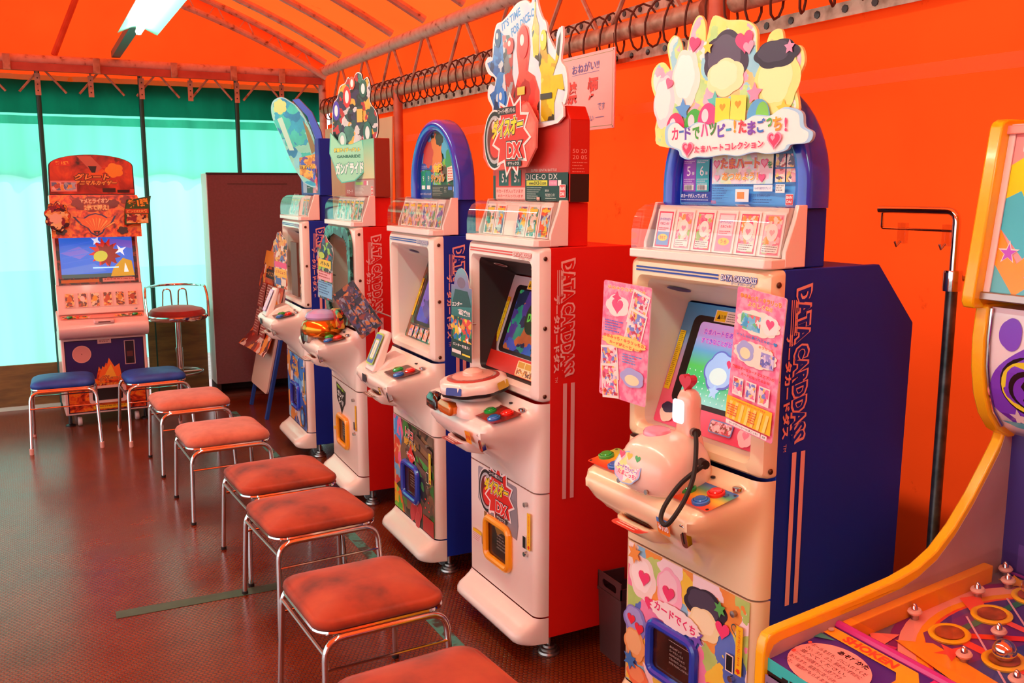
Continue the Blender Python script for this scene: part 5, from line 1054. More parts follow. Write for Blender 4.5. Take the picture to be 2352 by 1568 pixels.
# bar stool with a round red seat
bs = thing('bar_stool', 'tall chrome bar stool with round red seat and bent tube back', 'bar stool', (.845, 6.83, 0))
MB().lathe([(0, 0), (.19, 0), (.19, .006), (.15, .016), (.06, .03), (.03, .045), (.02, .07), (0, .07)], CHROME, n=36).build('base', bs)
MB().lathe([(0, .06), (.024, .06), (.024, .4), (.019, .4), (.019, .6), (0, .6)], CHROME, n=18).build('column', bs)
m = MB().tube([(.15 * cos(t), .15 * sin(t), .225) for t in [2 * pi * i / 36 for i in range(36)]], .008, STEEL, 8, closed=True)
m.tube([(-.15, 0, .225), (.15, 0, .225)], .007, STEEL, 8); m.build('footrest', bs)
MB().lathe([(0, .6), (.195, .6), (.2, .612), (.2, .625), (.19, .632), (0, .632)], CHROME, n=40).build('seat_rim', bs)
MB().lathe([(0, .625), (.188, .627), (.188, .645), (.172, .668), (.12, .683), (0, .69)], noise_col('red velvet', [(.3, '#8a140e'), (.7, '#a81c14')], 18, .8, sheen=.4), n=40).build('seat', bs)
P_ = [(.2, -.06, .61), (.205, -.02, .74)] + [(.2 * cos(t), .2 * sin(t), .82) for t in [pi * .06 + pi * .88 * i / 16 for i in range(17)]] + [(-.205, -.02, .74), (-.2, -.06, .61)]
bk = MB().tube(fillet(P_, .05, 4), .0095, CHROME, 10).build('back_rail', bs)
for x0 in (-.075, .03):
    MB().tube(fillet([(x0, .185, .615), (x0 + .01, .187, .79), (x0 + .06, .187, .79), (x0 + .07, .185, .615)], .03), .006, CHROME, 8).build('back_spindle', bs)

# tall cabinet behind the aisle
ck = thing('cabinet', 'tall mauve fabric-fronted cabinet standing before the green curtain', 'cabinet', (1.095, 6.88, 0))
MAUVE = noise_col('mauve cloth', [(.3, '#6b4448'), (.7, '#764c50')], 60, .85, 6, bump=.1)
MB().box(.004, .70, 0, .012, .1, 1.59, MAUVE).build('front_panel', ck, bevel=.002)
MB().box(0, .704, .012, .24, .1, 1.597, mat('cabinet side with curtain light', '#d8e4e0', .5)).build('body', ck, bevel=.003)  # the curtain's pale light on the side is put into this colour
MB().box(-.002, .706, -.006, .02, 1.59, 1.603, mat('dark metal strip', '#2a1c1e', .4)).build('top_strip', ck, bevel=.002)
MB().box(.14, .56, -.0025, 0, 1.522, 1.527, mat('dark line', '#35201f', .6)).build('slot_line', ck)
m = MB().box(.0, .7, .2, .23, .0, .1, mat('dark wood', '#2a1610', .7)); m.box(.0, .03, .0, .2, .0, .1, mat('dark wood', '#2a1610')); m.box(.34, .37, .02, .2, .0, .1, mat('brown wood', '#5a3020', .6)); m.box(.0, .7, .0, .2, .0, .02, mat('brown wood', '#5a3020')); m.build('plinth', ck)

# A-board with a curling poster
ab = thing('sandwich_board', 'blue legged folding sign board leaning beside the far blue machine', 'sign board', (1.27, 6.33, 0))
LEGB = mat('blue painted wood', '#173f8f', .5)
lean = Vector((.25, 0, 1.15)).normalized(); ang = math.atan2(.25, 1.15)
T = Matrix.Rotation(ang, 4, 'Y')
for y in (-.25, .235):
    MB().box(-.011, .011, y - .017, y + .017, .0, 1.16, LEGB, T).build('leg', ab, bevel=.002)
for y in (-.23, .22): MB().box(-.011, .011, y - .015, y + .015, .0, 1.1, LEGB, Matrix.Translation((.42, 0, .0)) @ Matrix.Rotation(-.12, 4, 'Y')).build('rear_leg', ab, bevel=.002)
MB().rings([[T @ Vector((-.014, y, z)) for y, z in rrect(-.235, .25, .16, 1.14, .03, 4)], [T @ Vector((-.026, y, z)) for y, z in rrect(-.235, .25, .16, 1.14, .03, 4)]], mat('worn pale board', '#d8b8a4', .5)).build('board', ab)
ps = thing('poster', 'long curling card list poster hung on the blue legged sign board', 'poster', (1.27, 6.33, 0))
PO = collage('orange poster print', ['#d8541c', '#8a1f14', '#e8902a', '#6a2a2a', '#c83a1c', '#e8c8b8'], 16, seed=7)
L = []
for i in range(13):
    t = i / 12; z = .40 + t * .76; row = []
    for j in range(9):
        u = j / 8; y = -.23 + .62 * u * (1 - .25 * t); c = .035 * max(0, u - .6) ** 1.0 * 2 + .02 * sin(t * 9 + u * 2) + (.05 * (1 - t / .2) ** 2 if t < .2 else 0)
        row.append(T @ Vector((-.032 - max(0, c), y, z)))
    L.append(row)
MB().rings(L, PO, False, False, close=False).build('sheet', ps, 80)
a = Art(T @ Vector((-.062, .1, .40)), (0, -1, 0), lean); a.k = 10
for i in range(2):
    for j in range(2):
        a.rect(-.2 + i * .2, .1 + j * .19, -.03 + i * .2, .27 + j * .19, '#9a3a30'); a.rows(-.19 + i * .2, .26 + j * .19, -.05 + i * .2, 9, .018, H('#e8c4b8'), .006, i + j)
a.rect(-.2, .50, .2, .56, '#2a1216'); a.text('カードリスト', 0, .53, .03, '#e89a3a', .3, bold=.03); a.rect(-.2, .58, .1, .68, '#e8902a'); a.build('poster_print', ps)

# waste bin between two machines
wb = thing('waste_bin', 'narrow dark brown plastic bin between the red and nearest blue machines', 'bin', (1.55, 2.383, 0))
BIN = mat('dark brown plastic', '#4a3030', .45)
def ring(x0, x1, y0, y1, z): return [(x, y, z) for x, y in rrect(x0, x1, y0, y1, .006, 2)]
MB().rings([ring(.006, .19, -.062, .062, 0), ring(0, .196, -.068, .068, .215), ring(-.003, .199, -.071, .071, .216), ring(-.003, .199, -.071, .071, .225), ring(.001, .195, -.067, .067, .225), ring(.006, .19, -.062, .062, .01)], BIN).build('body', wb)
m = MB(); hole = rrect(-.04, .04, .236, .262, .01, 4); outer = [(max(-.068, min(.068, y * 1.7)), .226 if z < .249 else .28) for y, z in hole]
m.rings([[(0, y, z) for y, z in outer], [(0, y, z) for y, z in hole], [(.004, y, z) for y, z in hole], [(.004, y, z) for y, z in outer], [(0, y, z) for y, z in outer]], BIN, False, False)
m.box(0, .19, -.068, -.064, .225, .262, BIN); m.box(0, .1, .064, .068, .225, .27, BIN); m.build('rim', wb)

# no-smoking notice hung from the lacing tube
ns = thing('notice_board', 'pink no-smoking notice in Japanese hung on the orange wall', 'sign', (1.948, 3.25, 1.863))
MB().box(-.003, .003, -.235, .235, -.145, .145, mat('pale pink board', '#f2c8c4', .4)).build('board', ns, bevel=.001)
a = Art((-.0034, 0, 0), (0, -1, 0), (0, 0, 1))
for d, wd in ((.012, .0018),): 
    q = [(-.235 + d, -.145 + d), (.235 - d, -.145 + d), (.235 - d, .145 - d), (-.235 + d, .145 - d)]; a.line(q + [q[0]], wd, '#9aa05a')
for x in (-1, 1):
    for z in (-1, 1): a.poly(circ(x * .228, z * .138, .003, n=8), '#6a5a5a')
a.text('おねがい!!', .03, .095, .035, '#5a62b4', .2, bold=.01, rot=.03); a.line([(-.07, .07), (.13, .072)], .0015, '#5a62b4'); a.text('禁', -.07, .005, .085, '#e0301c', .075, bold=.03); a.text('煙', .085, .01, .085, '#e0301c', .075, bold=.03); a.text('です', .15, -.06, .028, '#5a62b4', .05); a.text('ご協力ください', .0, -.1, .026, '#5a62b4', .19); a.line([(.11, -.1), (.17, -.099)], .002, '#5a62b4'); a.build('notice_lettering', ns)
MB().tube([(0, -.22, .143), (.008, -.21, .17), (.012, -.2, .2)], .0015, ROPE, 5).build('string', ns)

# display hanger stand in the corner between machines
hs = thing('hanger_stand', 'slim chrome display stand with two clear hooks against the orange wall', 'stand', (1.9, 1.487, 0))
MB().lathe([(0, 0), (.075, 0), (.075, .008), (.02, .014), (0, .014)], DARK, n=24).build('base', hs)
MB().lathe([(0, .01), (.0135, .01), (.0135, 1.27), (0, 1.27)], noise_col('dull dark steel', [(.3, '#3a4a4c'), (.7, '#6a7274')], 30, .3, metal=.8), n=16).build('pole', hs)
MB().tube(fillet([(0, 0, 1.25), (0, 0, 1.446), (0, .225, 1.446)], .028, 6), .0095, CHROME, 12).build('arm', hs)
MB().lathe([(0, 1.262), (.021, 1.262), (.022, 1.268), (.022, 1.304), (.021, 1.31), (0, 1.31)], CHROME, n=20).build('collar', hs)
MB().tube([(.018, -.012, 1.29), (.034, -.022, 1.295)], .006, STEEL, 8).build('clamp_knob', hs)
MB().tube(fillet([(0, .215, 1.446), (0, .215, 1.4), (0, .0, 1.4)], .006, 4), .0035, CHROME, 8).build('hook_rod', hs)
HK = clear('clear hook plastic', (.9, .88, .86), 1.6)
for y in (.15, .022):
    m = MB().box(-.006, .006, y - .012, y + .012, 1.365, 1.415, HK); m.tube([(-.006, y, 1.37), (-.02, y, 1.358), (-.026, y, 1.37)], .003, STEEL, 6); m.build('hook', hs, bevel=.003)

# ------------------------------------------------------------------ prize ball game at the right
pg = thing('ball_game', 'yellow edged prize ball game table with purple playfield and pictured backbox', 'arcade machine', (1.146, 1.25, 0), radians(-90))
YEL = mat('yellow edge trim', '#f2b60c', .3, coat=.3); MAUV = noise_col('mauve inner panel', [(.3, '#a8807c'), (.7, '#b89490')], 6, .45)
Wd = .62
prof = [(0, .05), (0, .645), (.003, .668), (.012, .682), (.03, .688), (.22, .71), (.34, .727), (.4, .742), (.45, .768), (.5, .812), (.55, .872), (.595, .937), (.62, .975), (.64, 1.03), (.8, 1.03), (.8, .05)]
for x in (-.012, Wd - .012):
    p_ = MB().prism(prof, YEL, (x, 0, 0), (0, 1, 0), (0, 0, 1), (1, 0, 0), .024).build('side_panel', pg, bevel=.004)
    inn = [(y + .012 if y < .4 else y, z - .02) for y, z in prof[1:-1]] + [(.79, .06), (.015, .06)]
    MB().prism(inn, MAUV, (x + (.0245 if x < .1 else -.0015), 0, 0), (0, 1, 0), (0, 0, 1), (1, 0, 0), .001).build('side_lining', p_, smooth=0)
MB().box(.0, Wd, .012, .03, .05, .615, mat('pink front panel', '#f07ab8', .4)).build('front_panel', pg, bevel=.002)
a = Art((0, .0118, 0), (1, 0, 0), (0, 0, 1)); a.rect(.012, .615, Wd - .012, .64, '#35c8c4'); a.rect(.012, .608, Wd, .615, '#2a1616')
for i in range(28): a.rect(.05 + i * .02, .612 - (i * 7 % 3) * .002, .066 + i * .02, .62 + (i * 5 % 4) * .002, '#1e1214')
a.rect(.014, .575, .07, .61, '#8a7a9a'); a.text('SHOKEN', .04, .592, .01, '#2a2030', .045); a.rows(.03, .585, .065, 1, .01, H('#2a2030'), .002, 1); a.rect(.012, .56, Wd, .562, '#c8559a'); a.build('front_print', pg)
# apron with the instructions
sl = Vector((0, .165, .028)).normalized()
MB().prism([(.012, .60), (.012, .637), (.178, .665), (.19, .66), (.19, .6)], mat('purple apron', '#4a2a8a', .3), (.012, 0, 0), (0, 1, 0), (0, 0, 1), (1, 0, 0), Wd - .024).build('apron', pg, bevel=.002)
MB().tube([(.014, .184, .668), (Wd - .014, .184, .668)], .009, mat('magenta trim', '#b8287e', .3), 8).build('apron_trim', pg)
a = Art((0, .0125, .6378), (1, 0, 0), sl); a.k = 3
a.rect(.014, .136, .2, .162, '#f0a01e'); a.poly([(.17, .162), (.21, .162), (.235, .135), (.24, .0), (.205, .0), (.2, .118), (.185, .136)], '#f0a01e'); a.poly([(.24, .165), (.6, .165), (.6, .0), (.245, .0), (.24, .135)], '#d02a72')
a.text('SHOKEN', .115, .149, .019, '#e0442a', .12, bold=.04); a.poly(circ(.1, .062, .082, .062, 30), '#f29a92'); a.poly([(.014, .11), (.05, .13), (.014, .13)], '#3a8a80')
a.text('あそびかた', .115, .108, .013, '#2a1216', .07, bold=.04)
for i, t in enumerate(['ボールを打ち、穴に入れてくだ', 'さい。タテ、ヨコ、斜めのいずれかに', '並べてください。', 'リーチの段階でゲーム終了です', 'おされます。最高列に並べられ', 'ると、賞品がもらえます。']): a.text(t, .032, .09 - i * .0135, .0095, '#4a2024', .13 if i in (0, 1) else .11, al='l')
for z in (.09, .05): a.poly(circ(.026, z, .004, n=8), '#e8543a')
for x in (.02, .6): a.poly(circ(x, .15, .006, n=12), '#c8a898')
a.build('apron_print', pg)
# playfield
ps_ = Vector((0, .46, .05)).normalized(); PO_ = Vector((0, .19, .635))
MB().prism([(.18, .60), (.18, .634), (.66, .686), (.66, .6)], mat('purple playfield', '#4a3a8a', .3), (.012, 0, 0), (0, 1, 0), (0, 0, 1), (1, 0, 0), Wd - .024).build('playfield', pg, smooth=0)
a = Art(PO_, (1, 0, 0), ps_); a.k = 4
a.rect(.014, .0, Wd - .014, .47, '#7a6a78'); a.poly([(.014, .09), (.07, .2), (.05, .3), (.014, .3)], '#9a7a74'); cx, cy = .32, .26
for r_, c in ((.315, '#7a1a6a'), (.298, '#f09a8a'), (.268, '#f0981e'), (.252, '#e8452f'), (.245, '#4a2f86')): a.poly([(x, y) for x, y in [(max(.015, min(.605, p)), max(.0, min(.47, q))) for p, q in circ(cx, cy, r_, r_, 48)]], c)
a.poly([(.09, .3), (.09, .14), (.2, .04), (.24, .3)], '#6a2a7a'); a.poly([(.2, .05), (.45, .05), (.5, .4), (.25, .46)], '#33408f')
a.poly([(.03, .06), (.07, .1), (.08, .03)], '#f0786a'); a.poly([(.075, .05), (.1, .06), (.11, .01)], '#c82a72')
H3 = [(x, y) for y in (.17, .29, .412) for x in (.125, .24, .355)]
def bar(i, j, c, w_): a.line([H3[i], H3[j]], w_, c)
bar(0, 2, '#f0483a', .02); bar(0, 6, '#2a7a62', .016); bar(0, 8, '#e8321c', .018); bar(2, 6, '#2f8a6a', .016); bar(3, 5, '#f0584a', .016); bar(6, 8, '#2a7a62', .014)
a.line([(.1, .25), (.3, .1)], .004, '#e0b0c0'); a.line([(.1, .37), (.32, .2)], .004, '#e0b0c0'); a.poly([(.045, .3), (.12, .255), (.14, .27), (.12, .29), (.06, .34)], '#f4533c')
a.poly([(.08, .075), (.32, .03), (.5, .02), (.5, .08), (.3, .1), (.13, .12)], '#f0961e'); a.poly(star(.07, .44, .035, .015, 5, 60), '#f0a81e'); a.poly(star(.17, .12, .032, .013, 5, 20), '#f0483a'); a.poly(star(.16, .42, .03, .012, 5, 10), '#e8c83a')
a.rect(.14, .0, .24, .03, '#f0961e'); a.text('カプセル', .19, .015, .018, '#4a2418', .08, bold=.02); a.build('playfield_print', pg)
def on_pf(x, y, h=0.): return PO_ + Vector((x, 0, 0)) + ps_ * y + Vector((0, -ps_.z, ps_.y)) * h
NT = Matrix(((1, 0, 0, 0), (0, ps_.y, -ps_.z, 0), (0, ps_.z, ps_.y, 0), (0, 0, 0, 1)))
CUP = mat('orange cup', '#d8742a', .35); balls = {2: None}
for i, (x, y) in enumerate(H3):
    T_ = Matrix.Translation(on_pf(x, y, .003)) @ NT
    m = MB().lathe([(.026, .0), (.037, .0), (.038, .004), (.034, .007), (.028, .006), (.025, .002), (.02, .0005), (.0, .0002)], YEL, (0, 0, 0), 26, T=T_)
    m.build('cup_ring', pg, 50)
    m = MB().lathe([(.0, .0022), (.012, .0022), (.019, .0028), (.026, .0062)], noise_col('cup inside', [(.4, '#8a3a1a'), (.6, '#b8542a')], 30, .4), (0, 0, 0), 20, T=T_); m.build('cup', pg, 50)
for i, lab in ((1, 'shiny steel ball in a front cup of the purple playfield'), (6, 'shiny steel ball in the far left cup of the purple playfield')):
    x, y = H3[i]; o = tag(MB().lathe([(.0001 + .0205 * sin(pi * k / 14), -.0205 * cos(pi * k / 14)) for k in range(15)], CHROME, (0, 0, 0), 24).build('steel_ball', smooth=80), lab, 'ball', 'steel balls on the playfield')
    p_ = on_pf(x, y, .0255); o.location = (1.146 + p_.y, 1.25 - p_.x, p_.z)
for x, y in ((.045, .17), (.06, .335), (.035, .455), (.185, .23), (.2, .115), (.07, .415), (.18, .35), (.3, .24), (.3, .12), (.3, .36), (.14, .465), (.42, .3)):
    T_ = Matrix.Translation(on_pf(x, y, .001)) @ NT
    m = MB().lathe([(0, 0), (.0075, 0), (.0075, .014), (0, .014)], STEEL, (0, 0, 0), 12, T=T_)
    m.lathe([(0, .013), (.012, .013), (.0145, .0175), (.012, .022), (0, .022)], mat('pale rubber ring', '#e8b8a4', .5), (0, 0, 0), 16, T=T_); m.lathe([(0, .022), (.007, .022), (.005, .03), (.002, .034), (0, .0345)], CHROME, (0, 0, 0), 10, T=T_); m.build('bumper_post', pg, 40)
MB().prism([(.19, .635), (.19, .672), (.6, .717), (.6, .68)], mat('orange side rail', '#f0941e', .35), (.013, 0, 0), (0, 1, 0), (0, 0, 1), (1, 0, 0), .022).build('side_rail', pg, bevel=.002)
m = MB(); m.prism([(.19, .69), (.19, .693), (.64, .742), (.64, .739)], clear('glass over playfield', (.98, .98, .98), .35), (.012, 0, 0), (0, 1, 0), (0, 0, 1), (1, 0, 0), Wd - .024); m.build('glass', pg, smooth=0)
MB().box(.012, Wd - .012, .655, .67, .62, 1.0, mat('violet backboard', '#3a2f7a', .4)).build('backboard', pg)
a = Art((0, .6545, 0), (1, 0, 0), (0, 0, 1)); a.rect(.05, .7, .55, .76, '#53408f'); a.poly(circ(.12, .735, .02), '#f0b03a'); a.rect(.03, .69, .5, .696, '#9a3a9a'); a.build('backboard_print', pg)
# lower curved display and the sign above it
sp1 = [(.64, .985), (.6, 1.005), (.57, 1.04), (.55, 1.085), (.538, 1.14), (.534, 1.2), (.54, 1.27), (.8, 1.27), (.8, .985)]
for x in (-.011, Wd - .018): MB().prism(sp1, YEL, (x, 0, 0), (0, 1, 0), (0, 0, 1), (1, 0, 0), .029).build('display_side', pg, bevel=.004)
MB().prism([(.655, .99), (.612, 1.015), (.582, 1.05), (.563, 1.095), (.552, 1.145), (.549, 1.2), (.552, 1.265), (.79, 1.265), (.79, .99)], mat('white acrylic', '#e9e2ea', .12, coat=.6), (.018, 0, 0), (0, 1, 0), (0, 0, 1), (1, 0, 0), Wd - .036).build('display', pg, 60)
m = MB().tube([(.02, y - .004, z) for y, z in ((.612, 1.015), (.582, 1.05), (.563, 1.095), (.552, 1.145), (.549, 1.2), (.552, 1.262))], .004, CHROME, 8); m.build('display_edge', pg)
def curved(pts, m, k, mb):
    """ print that follows the curved display """
    cv = [(.612, 1.015), (.582, 1.05), (.563, 1.095), (.552, 1.145), (.549, 1.2), (.552, 1.265)]
    def yz(z):
        for (y0, z0), (y1, z1) in zip(cv, cv[1:]):
            if z <= z1: return y0 + (y1 - y0) * (z - z0) / (z1 - z0)
        return cv[-1][0]
    if isinstance(m, str): m = H(m, .15)
    mb.add([(x, yz(z) - .0012 - k * .0005, z) for x, z in pts], [tuple(range(len(pts)))], m)
def dense(pts): return sub(pts, 4)
m = MB(); PUR = '#7a3ad0'
curved(dense(blob(.065, 1.215, .024, .032, 3, .1)), PUR, 1, m)
for z in [1.03 + .01 * i for i in range(17)]:
    xl = .022 + max(0, (z - 1.1)) ** 2 * 9 + max(0, 1.06 - z) * 1.1; curved([(xl, z), (.58, z), (.58, z + .0101), (.022 + max(0, z + .01 - 1.1) ** 2 * 9 + max(0, 1.05 - z) * 1.1, z + .0101)], PUR, 2, m)
curved(dense(circ(.105, 1.115, .06, .06, 24)), '#1a1420', 3, m); curved(dense(circ(.1, 1.113, .052, .052, 24)), '#ece03a', 4, m); curved(dense(circ(.108, 1.108, .044, .04, 24)), '#1a1420', 5, m); curved(dense(circ(.11, 1.104, .036, .034, 24)), PUR, 6, m)
curved(dense(star(.075, 1.045, .02, .009)), '#f2eef4', 7, m); curved(dense([(.03, 1.03), (.06, 1.02), (.2, 1.018), (.14, 1.04)]), '#48c0d8', 8, m); m.build('display_print', pg, 60)
sp2 = [(.512, 1.262), (.505, 1.275), (.506, 1.29), (.55, 1.615), (.556, 1.626), (.568, 1.632), (.8, 1.632), (.8, 1.262)]
for x in (-.02, Wd - .008): MB().prism(sp2, YEL, (x, 0, 0), (0, 1, 0), (0, 0, 1), (1, 0, 0), .028).build('sign_side', pg, bevel=.004)
MB().prism([(.535, 1.28), (.58, 1.622), (.79, 1.622), (.79, 1.28)], mat('pale pink sign frame', '#e6b4ac', .35), (.008, 0, 0), (0, 1, 0), (0, 0, 1), (1, 0, 0), Wd - .016).build('sign_body', pg, smooth=0)
sv = Vector((0, .045, .342)).normalized()
for z0, z1, mm in ((.0, .016, STEEL), (.325, .342, mat('pink sign frame', '#f0988e', .35))):
    q = [Vector((0, .535, 1.28)) + sv * t for t in (z0, z1)]
    MB().prism([(q[0].y - .012, q[0].z), (q[1].y - .012, q[1].z), (q[1].y + .006, q[1].z), (q[0].y + .006, q[0].z)], mm, (.0, 0, 0), (0, 1, 0), (0, 0, 1), (1, 0, 0), Wd).build('sign_rail', pg, bevel=.002)
MB().prism([(.0, .0), (.014, .0), (.014, .342), (.0, .342)], mat('white sign strip', '#ecdcda', .35), Vector((.008, .534, 1.28)), (1, 0, 0), sv, (0, -1, 0), .004).build('sign_strip', pg, bevel=.001)
a = Art((.022, .5345, 1.28), (1, 0, 0), sv); GL = lambda c: H(c, .2)
def clipx(p): return [(max(0, min(.57, x)), max(.016, min(.325, y))) for x, y in p]
a.rect(0, .016, .57, .325, GL('#f2a0a0')); a.poly(clipx([(0, .265), (.1, .33), (.57, .33), (.57, .016), (.1, .016), (0, .2)]), GL('#f0df1e')); a.poly(clipx([(0, .2), (.03, .215), (.09, .12), (.055, .085), (0, .14)]), GL('#3fc4d8')); a.poly(clipx([(0, .14), (.045, .075), (.1, .12), (.14, .08), (.085, .016), (.045, .016), (0, .07)]), GL('#f79a12')); a.poly(clipx([(0, .07), (.045, .016), (0, .016)]), GL('#58bcc8')); a.poly(clipx([(.055, .016), (.1, .05), (.16, .016)]), GL('#58bcc8')); a.poly([(.065, .05), (.08, .06), (.08, .035)], GL('#b84ad0'))
a.poly(star(.025, .095, .024, .0095), GL('#f4e8e4')); a.poly(star(.025, .094, .019, .0075), GL('#b84ad0')); a.rect(.02, .29, .12, .308, '#f6dcd8'); a.text('実用新案登録済', .07, .299, .011, '#8a3a2a', .085, bold=.02); a.poly(star(.12, .24, .04, .016, 4), '#f4eee8'); a.poly(circ(.25, .2, .1), '#f06ab0'); a.build('sign_print', pg)

# ------------------------------------------------------------------ big screen machine at the back
F_ = thing('screen_game_machine', 'orange flame printed arcade machine with wide screen before the green curtain', 'arcade machine', (.345, 6.42, 0), radians(1.6))
PW = mat('salmon tinted white plastic', '#efc9c0', .3, coat=.4)
MB().box(-.25, .25, .0, .44, .078, .565, PW).build('cabinet', F_, bevel=.006)
MB().prism([(.12, .56), (.42, .56), (.42, 1.45), (.17, 1.45)], PW, (-.235, 0, 0), (0, 1, 0), (0, 0, 1), (1, 0, 0), .47).build('rear_body', F_, bevel=.006)
for x in (-.17, .17):
    for y in (.04, .38):
        MB().lathe([(0, -.012), (.026, -.012), (.029, -.006), (.029, .006), (.026, .012), (0, .012)], mat('white caster', '#d8ccc8', .4), (x, y, .03), 18, 'x').build('caster', F_)
for x in (-.225, .225): MB().lathe([(0, 0), (.03, 0), (.03, .008), (.012, .014), (.01, .08), (0, .08)], DARK, (x, .06, 0), 14).build('leveling_foot', F_)
FLM = noise_col('flame print', [(.3, '#2a0a06'), (.4, '#a8240e'), (.5, '#e8501a'), (.6, '#f58a1e'), (.72, '#c8341a')], 16, .35, 6, dist=1.5)
a = Art((0, -.001, 0), (1, 0, 0), (0, 0, 1)); a.rect(-.232, .09, .232, .552, '#1a1030'); a.rect(-.226, .096, .226, .546, '#2a1a5a'); a.rect(-.226, .096, .226, .29, FLM)
fl_ = [(-.226, .28)] + [(-.226 + .452 * i / 22, .27 + (.03 if i % 2 else .0) + (.1 * math.exp(-((i - 11.5) / 3.5) ** 2))  + .02 * sin(i * 2.3)) for i in range(1, 22)] + [(.226, .28)]
a.poly(fl_ + [(.226, .27), (-.226, .27)], FLM); a.poly([(-.05, .3), (-.02, .38), (0, .36), (.02, .43), (.05, .37), (.08, .39), (.09, .3)], '#f4702a'); a.poly([(-.02, .3), (.0, .34), (.03, .39), (.05, .33), (.06, .3)], '#f8b83a')
a.text('グレート', .03, .3, .035, '#f07a1e', .14, bold=.05, shear=.3, outline=['#2a1a3a', '#e8a05a'], ow=.05); a.text('アニマルカイザー', .035, .258, .028, '#f0a03a', .17, bold=.05, shear=.3, outline=['#2a1a3a'], ow=.06)
a.poly(circ(-.135, .465, .055, n=30), '#e0988c'); a.poly(circ(-.135, .465, .05, n=30), '#d88a80'); a.poly(circ(-.135, .465, .004), '#a85a50'); a.rect(.115, .38, .178, .535, '#c8a0a0'); a.rect(.12, .385, .173, .53, '#1a1424'); a.rect(.128, .43, .165, .465, '#5a2a2a'); a.rect(.13, .39, .155, .42, '#0a080c'); a.rect(-.04, .525, .04, .552, '#d8a8a0'); a.rows(-.03, .545, .03, 2, .009, H('#8a5a5a'), .004, 2)
a.rect(-.09, .105, .11, .128, '#f0b01e'); a.rows(-.08, .118, .1, 1, .01, H('#a86a1a'), .006, 2); a.build('door_print', F_)
m = MB(); o_ = rrect(-.11, .11, .145, .255, .015, 3); i_ = rrect(-.09, .09, .16, .24, .01, 3)
m.rings([[(x, 0, z) for x, z in o_], [(x, -.016, z) for x, z in o_], [(x, -.016, z) for x, z in i_], [(x, -.002, z) for x, z in i_]], PW, False, True); m.build('dispenser_frame', F_, 30)
a = Art((0, -.0035, 0), (1, 0, 0), (0, 0, 1)); a.poly(rrect(-.089, .089, .161, .239, .01, 3), '#170c0e'); a.build('dispenser_flap', F_)
cs = [(.1, .565), (.0, .565), (-.05, .572), (-.09, .59), (-.11, .62), (-.112, .645), (-.1, .668), (-.06, .69), (.0, .705), (.1, .735)]
L = [[(x, y, z) for y, z in cs] for x in (-.262, -.258, -.1, -.06, .06, .1, .258, .262)]
L[0] = [(x, .0 + (y - .0) * .85, .64 + (z - .64) * .9) for x, y, z in L[0]]; L[-1] = [(x, y * .85, .64 + (z - .64) * .9) for x, y, z in L[-1]]
MB().rings(L, PW).build('console', F_, 50)
MB().box(-.06, .06, -.115, -.03, .665, .692, PW).build('card_slot_block', F_, bevel=.008)
a = Art((0, -.116, .67), (1, 0, 0), (0, 0, 1)); a.k = 6; a.rect(-.035, .004, .035, .01, '#5a2420'); a.build('card_slot', F_)
sv2 = Vector((0, .1, .033)).normalized(); a = Art((0, -.055, .694), (1, 0, 0), sv2); a.k = 8; a.poly(rrect(-.24, .24, .0, .09, .01, 3), '#e8a090'); a.rect(-.23, .004, -.07, .04, collage('console strip print', ['#2a8a5a', '#e8c03a', '#d8401e', '#f0e0d0', '#f0901e', '#3a6a4a'], 60, seed=3)); a.rect(.07, .004, .23, .04, collage('console strip print', ['#2a8a5a'], 60)); a.rect(-.15, .05, .15, .086, '#d88a80'); a.rect(-.2, .065, -.14, .08, '#3a1a1a'); a.rect(.15, .065, .2, .08, '#3a1a1a'); a.build('console_print', F_)
for x in (-.19, .19): MB().lathe([(0, 0), (.018, 0), (.016, .01), (0, .013)], mat('button #15a53a', '#15a53a', .2, coat=.6), (x, -.035, .704), 16).build('button', F_)
MB().prism([(-.012, .72), (.03, .71), (.1, .72), (.13, .9), (.04, .905)], PW, (-.25, 0, 0), (0, 1, 0), (0, 0, 1), (1, 0, 0), .5).build('lower_bezel', F_, bevel=.006)
bv = Vector((0, .052, .185)).normalized()
for i in range(6):
    a = Art((-.18 + i * .073, -.004, .765), (1, 0, 0), bv); a.k = 8; a.rect(-.028, -.004, .028, .088, '#f0c4b4'); a.rect(-.024, 0, .024, .084, collage('animal sample card', ['#e8902a', '#8a3a1a', '#f0c86a', '#c8501e', '#6a2a2a', '#e8d8b0'], 70, seed=5)); a.poly(circ(0, .05, .014, .018), ('#d8701e', '#f2e0d0', '#e8b02a', '#c8501e', '#d8901e', '#b8401e')[i]); a.build('sample_card', F_)
MB().lathe([(0, 0), (.012, 0), (.012, .006), (0, .006)], STEEL, (.2, .0, .735), 14).build('headphone_jack', F_)
mvv = Vector((0, .075, .315)).normalized()
MB().prism([(.03, .895), (.105, 1.215), (.2, 1.215), (.15, .895)], PW, (-.247, 0, 0), (0, 1, 0), (0, 0, 1), (1, 0, 0), .494).build('monitor_frame', F_, bevel=.008)
a = Art((0, .03, .9), (1, 0, 0), mvv); a.k = 8; a.rect(-.232, .0, .232, .322, collage('dark red screen surround', ['#3a0f10', '#5a1414', '#1a0a10', '#8a2a1a'], 30, seed=4)); a.rect(-.218, .012, -.0, .032, '#c8701e'); a.rect(.02, .012, .21, .035, '#e0988c'); a.rows(.03, .025, .2, 1, .01, H('#a83a2a'), .006, 3)
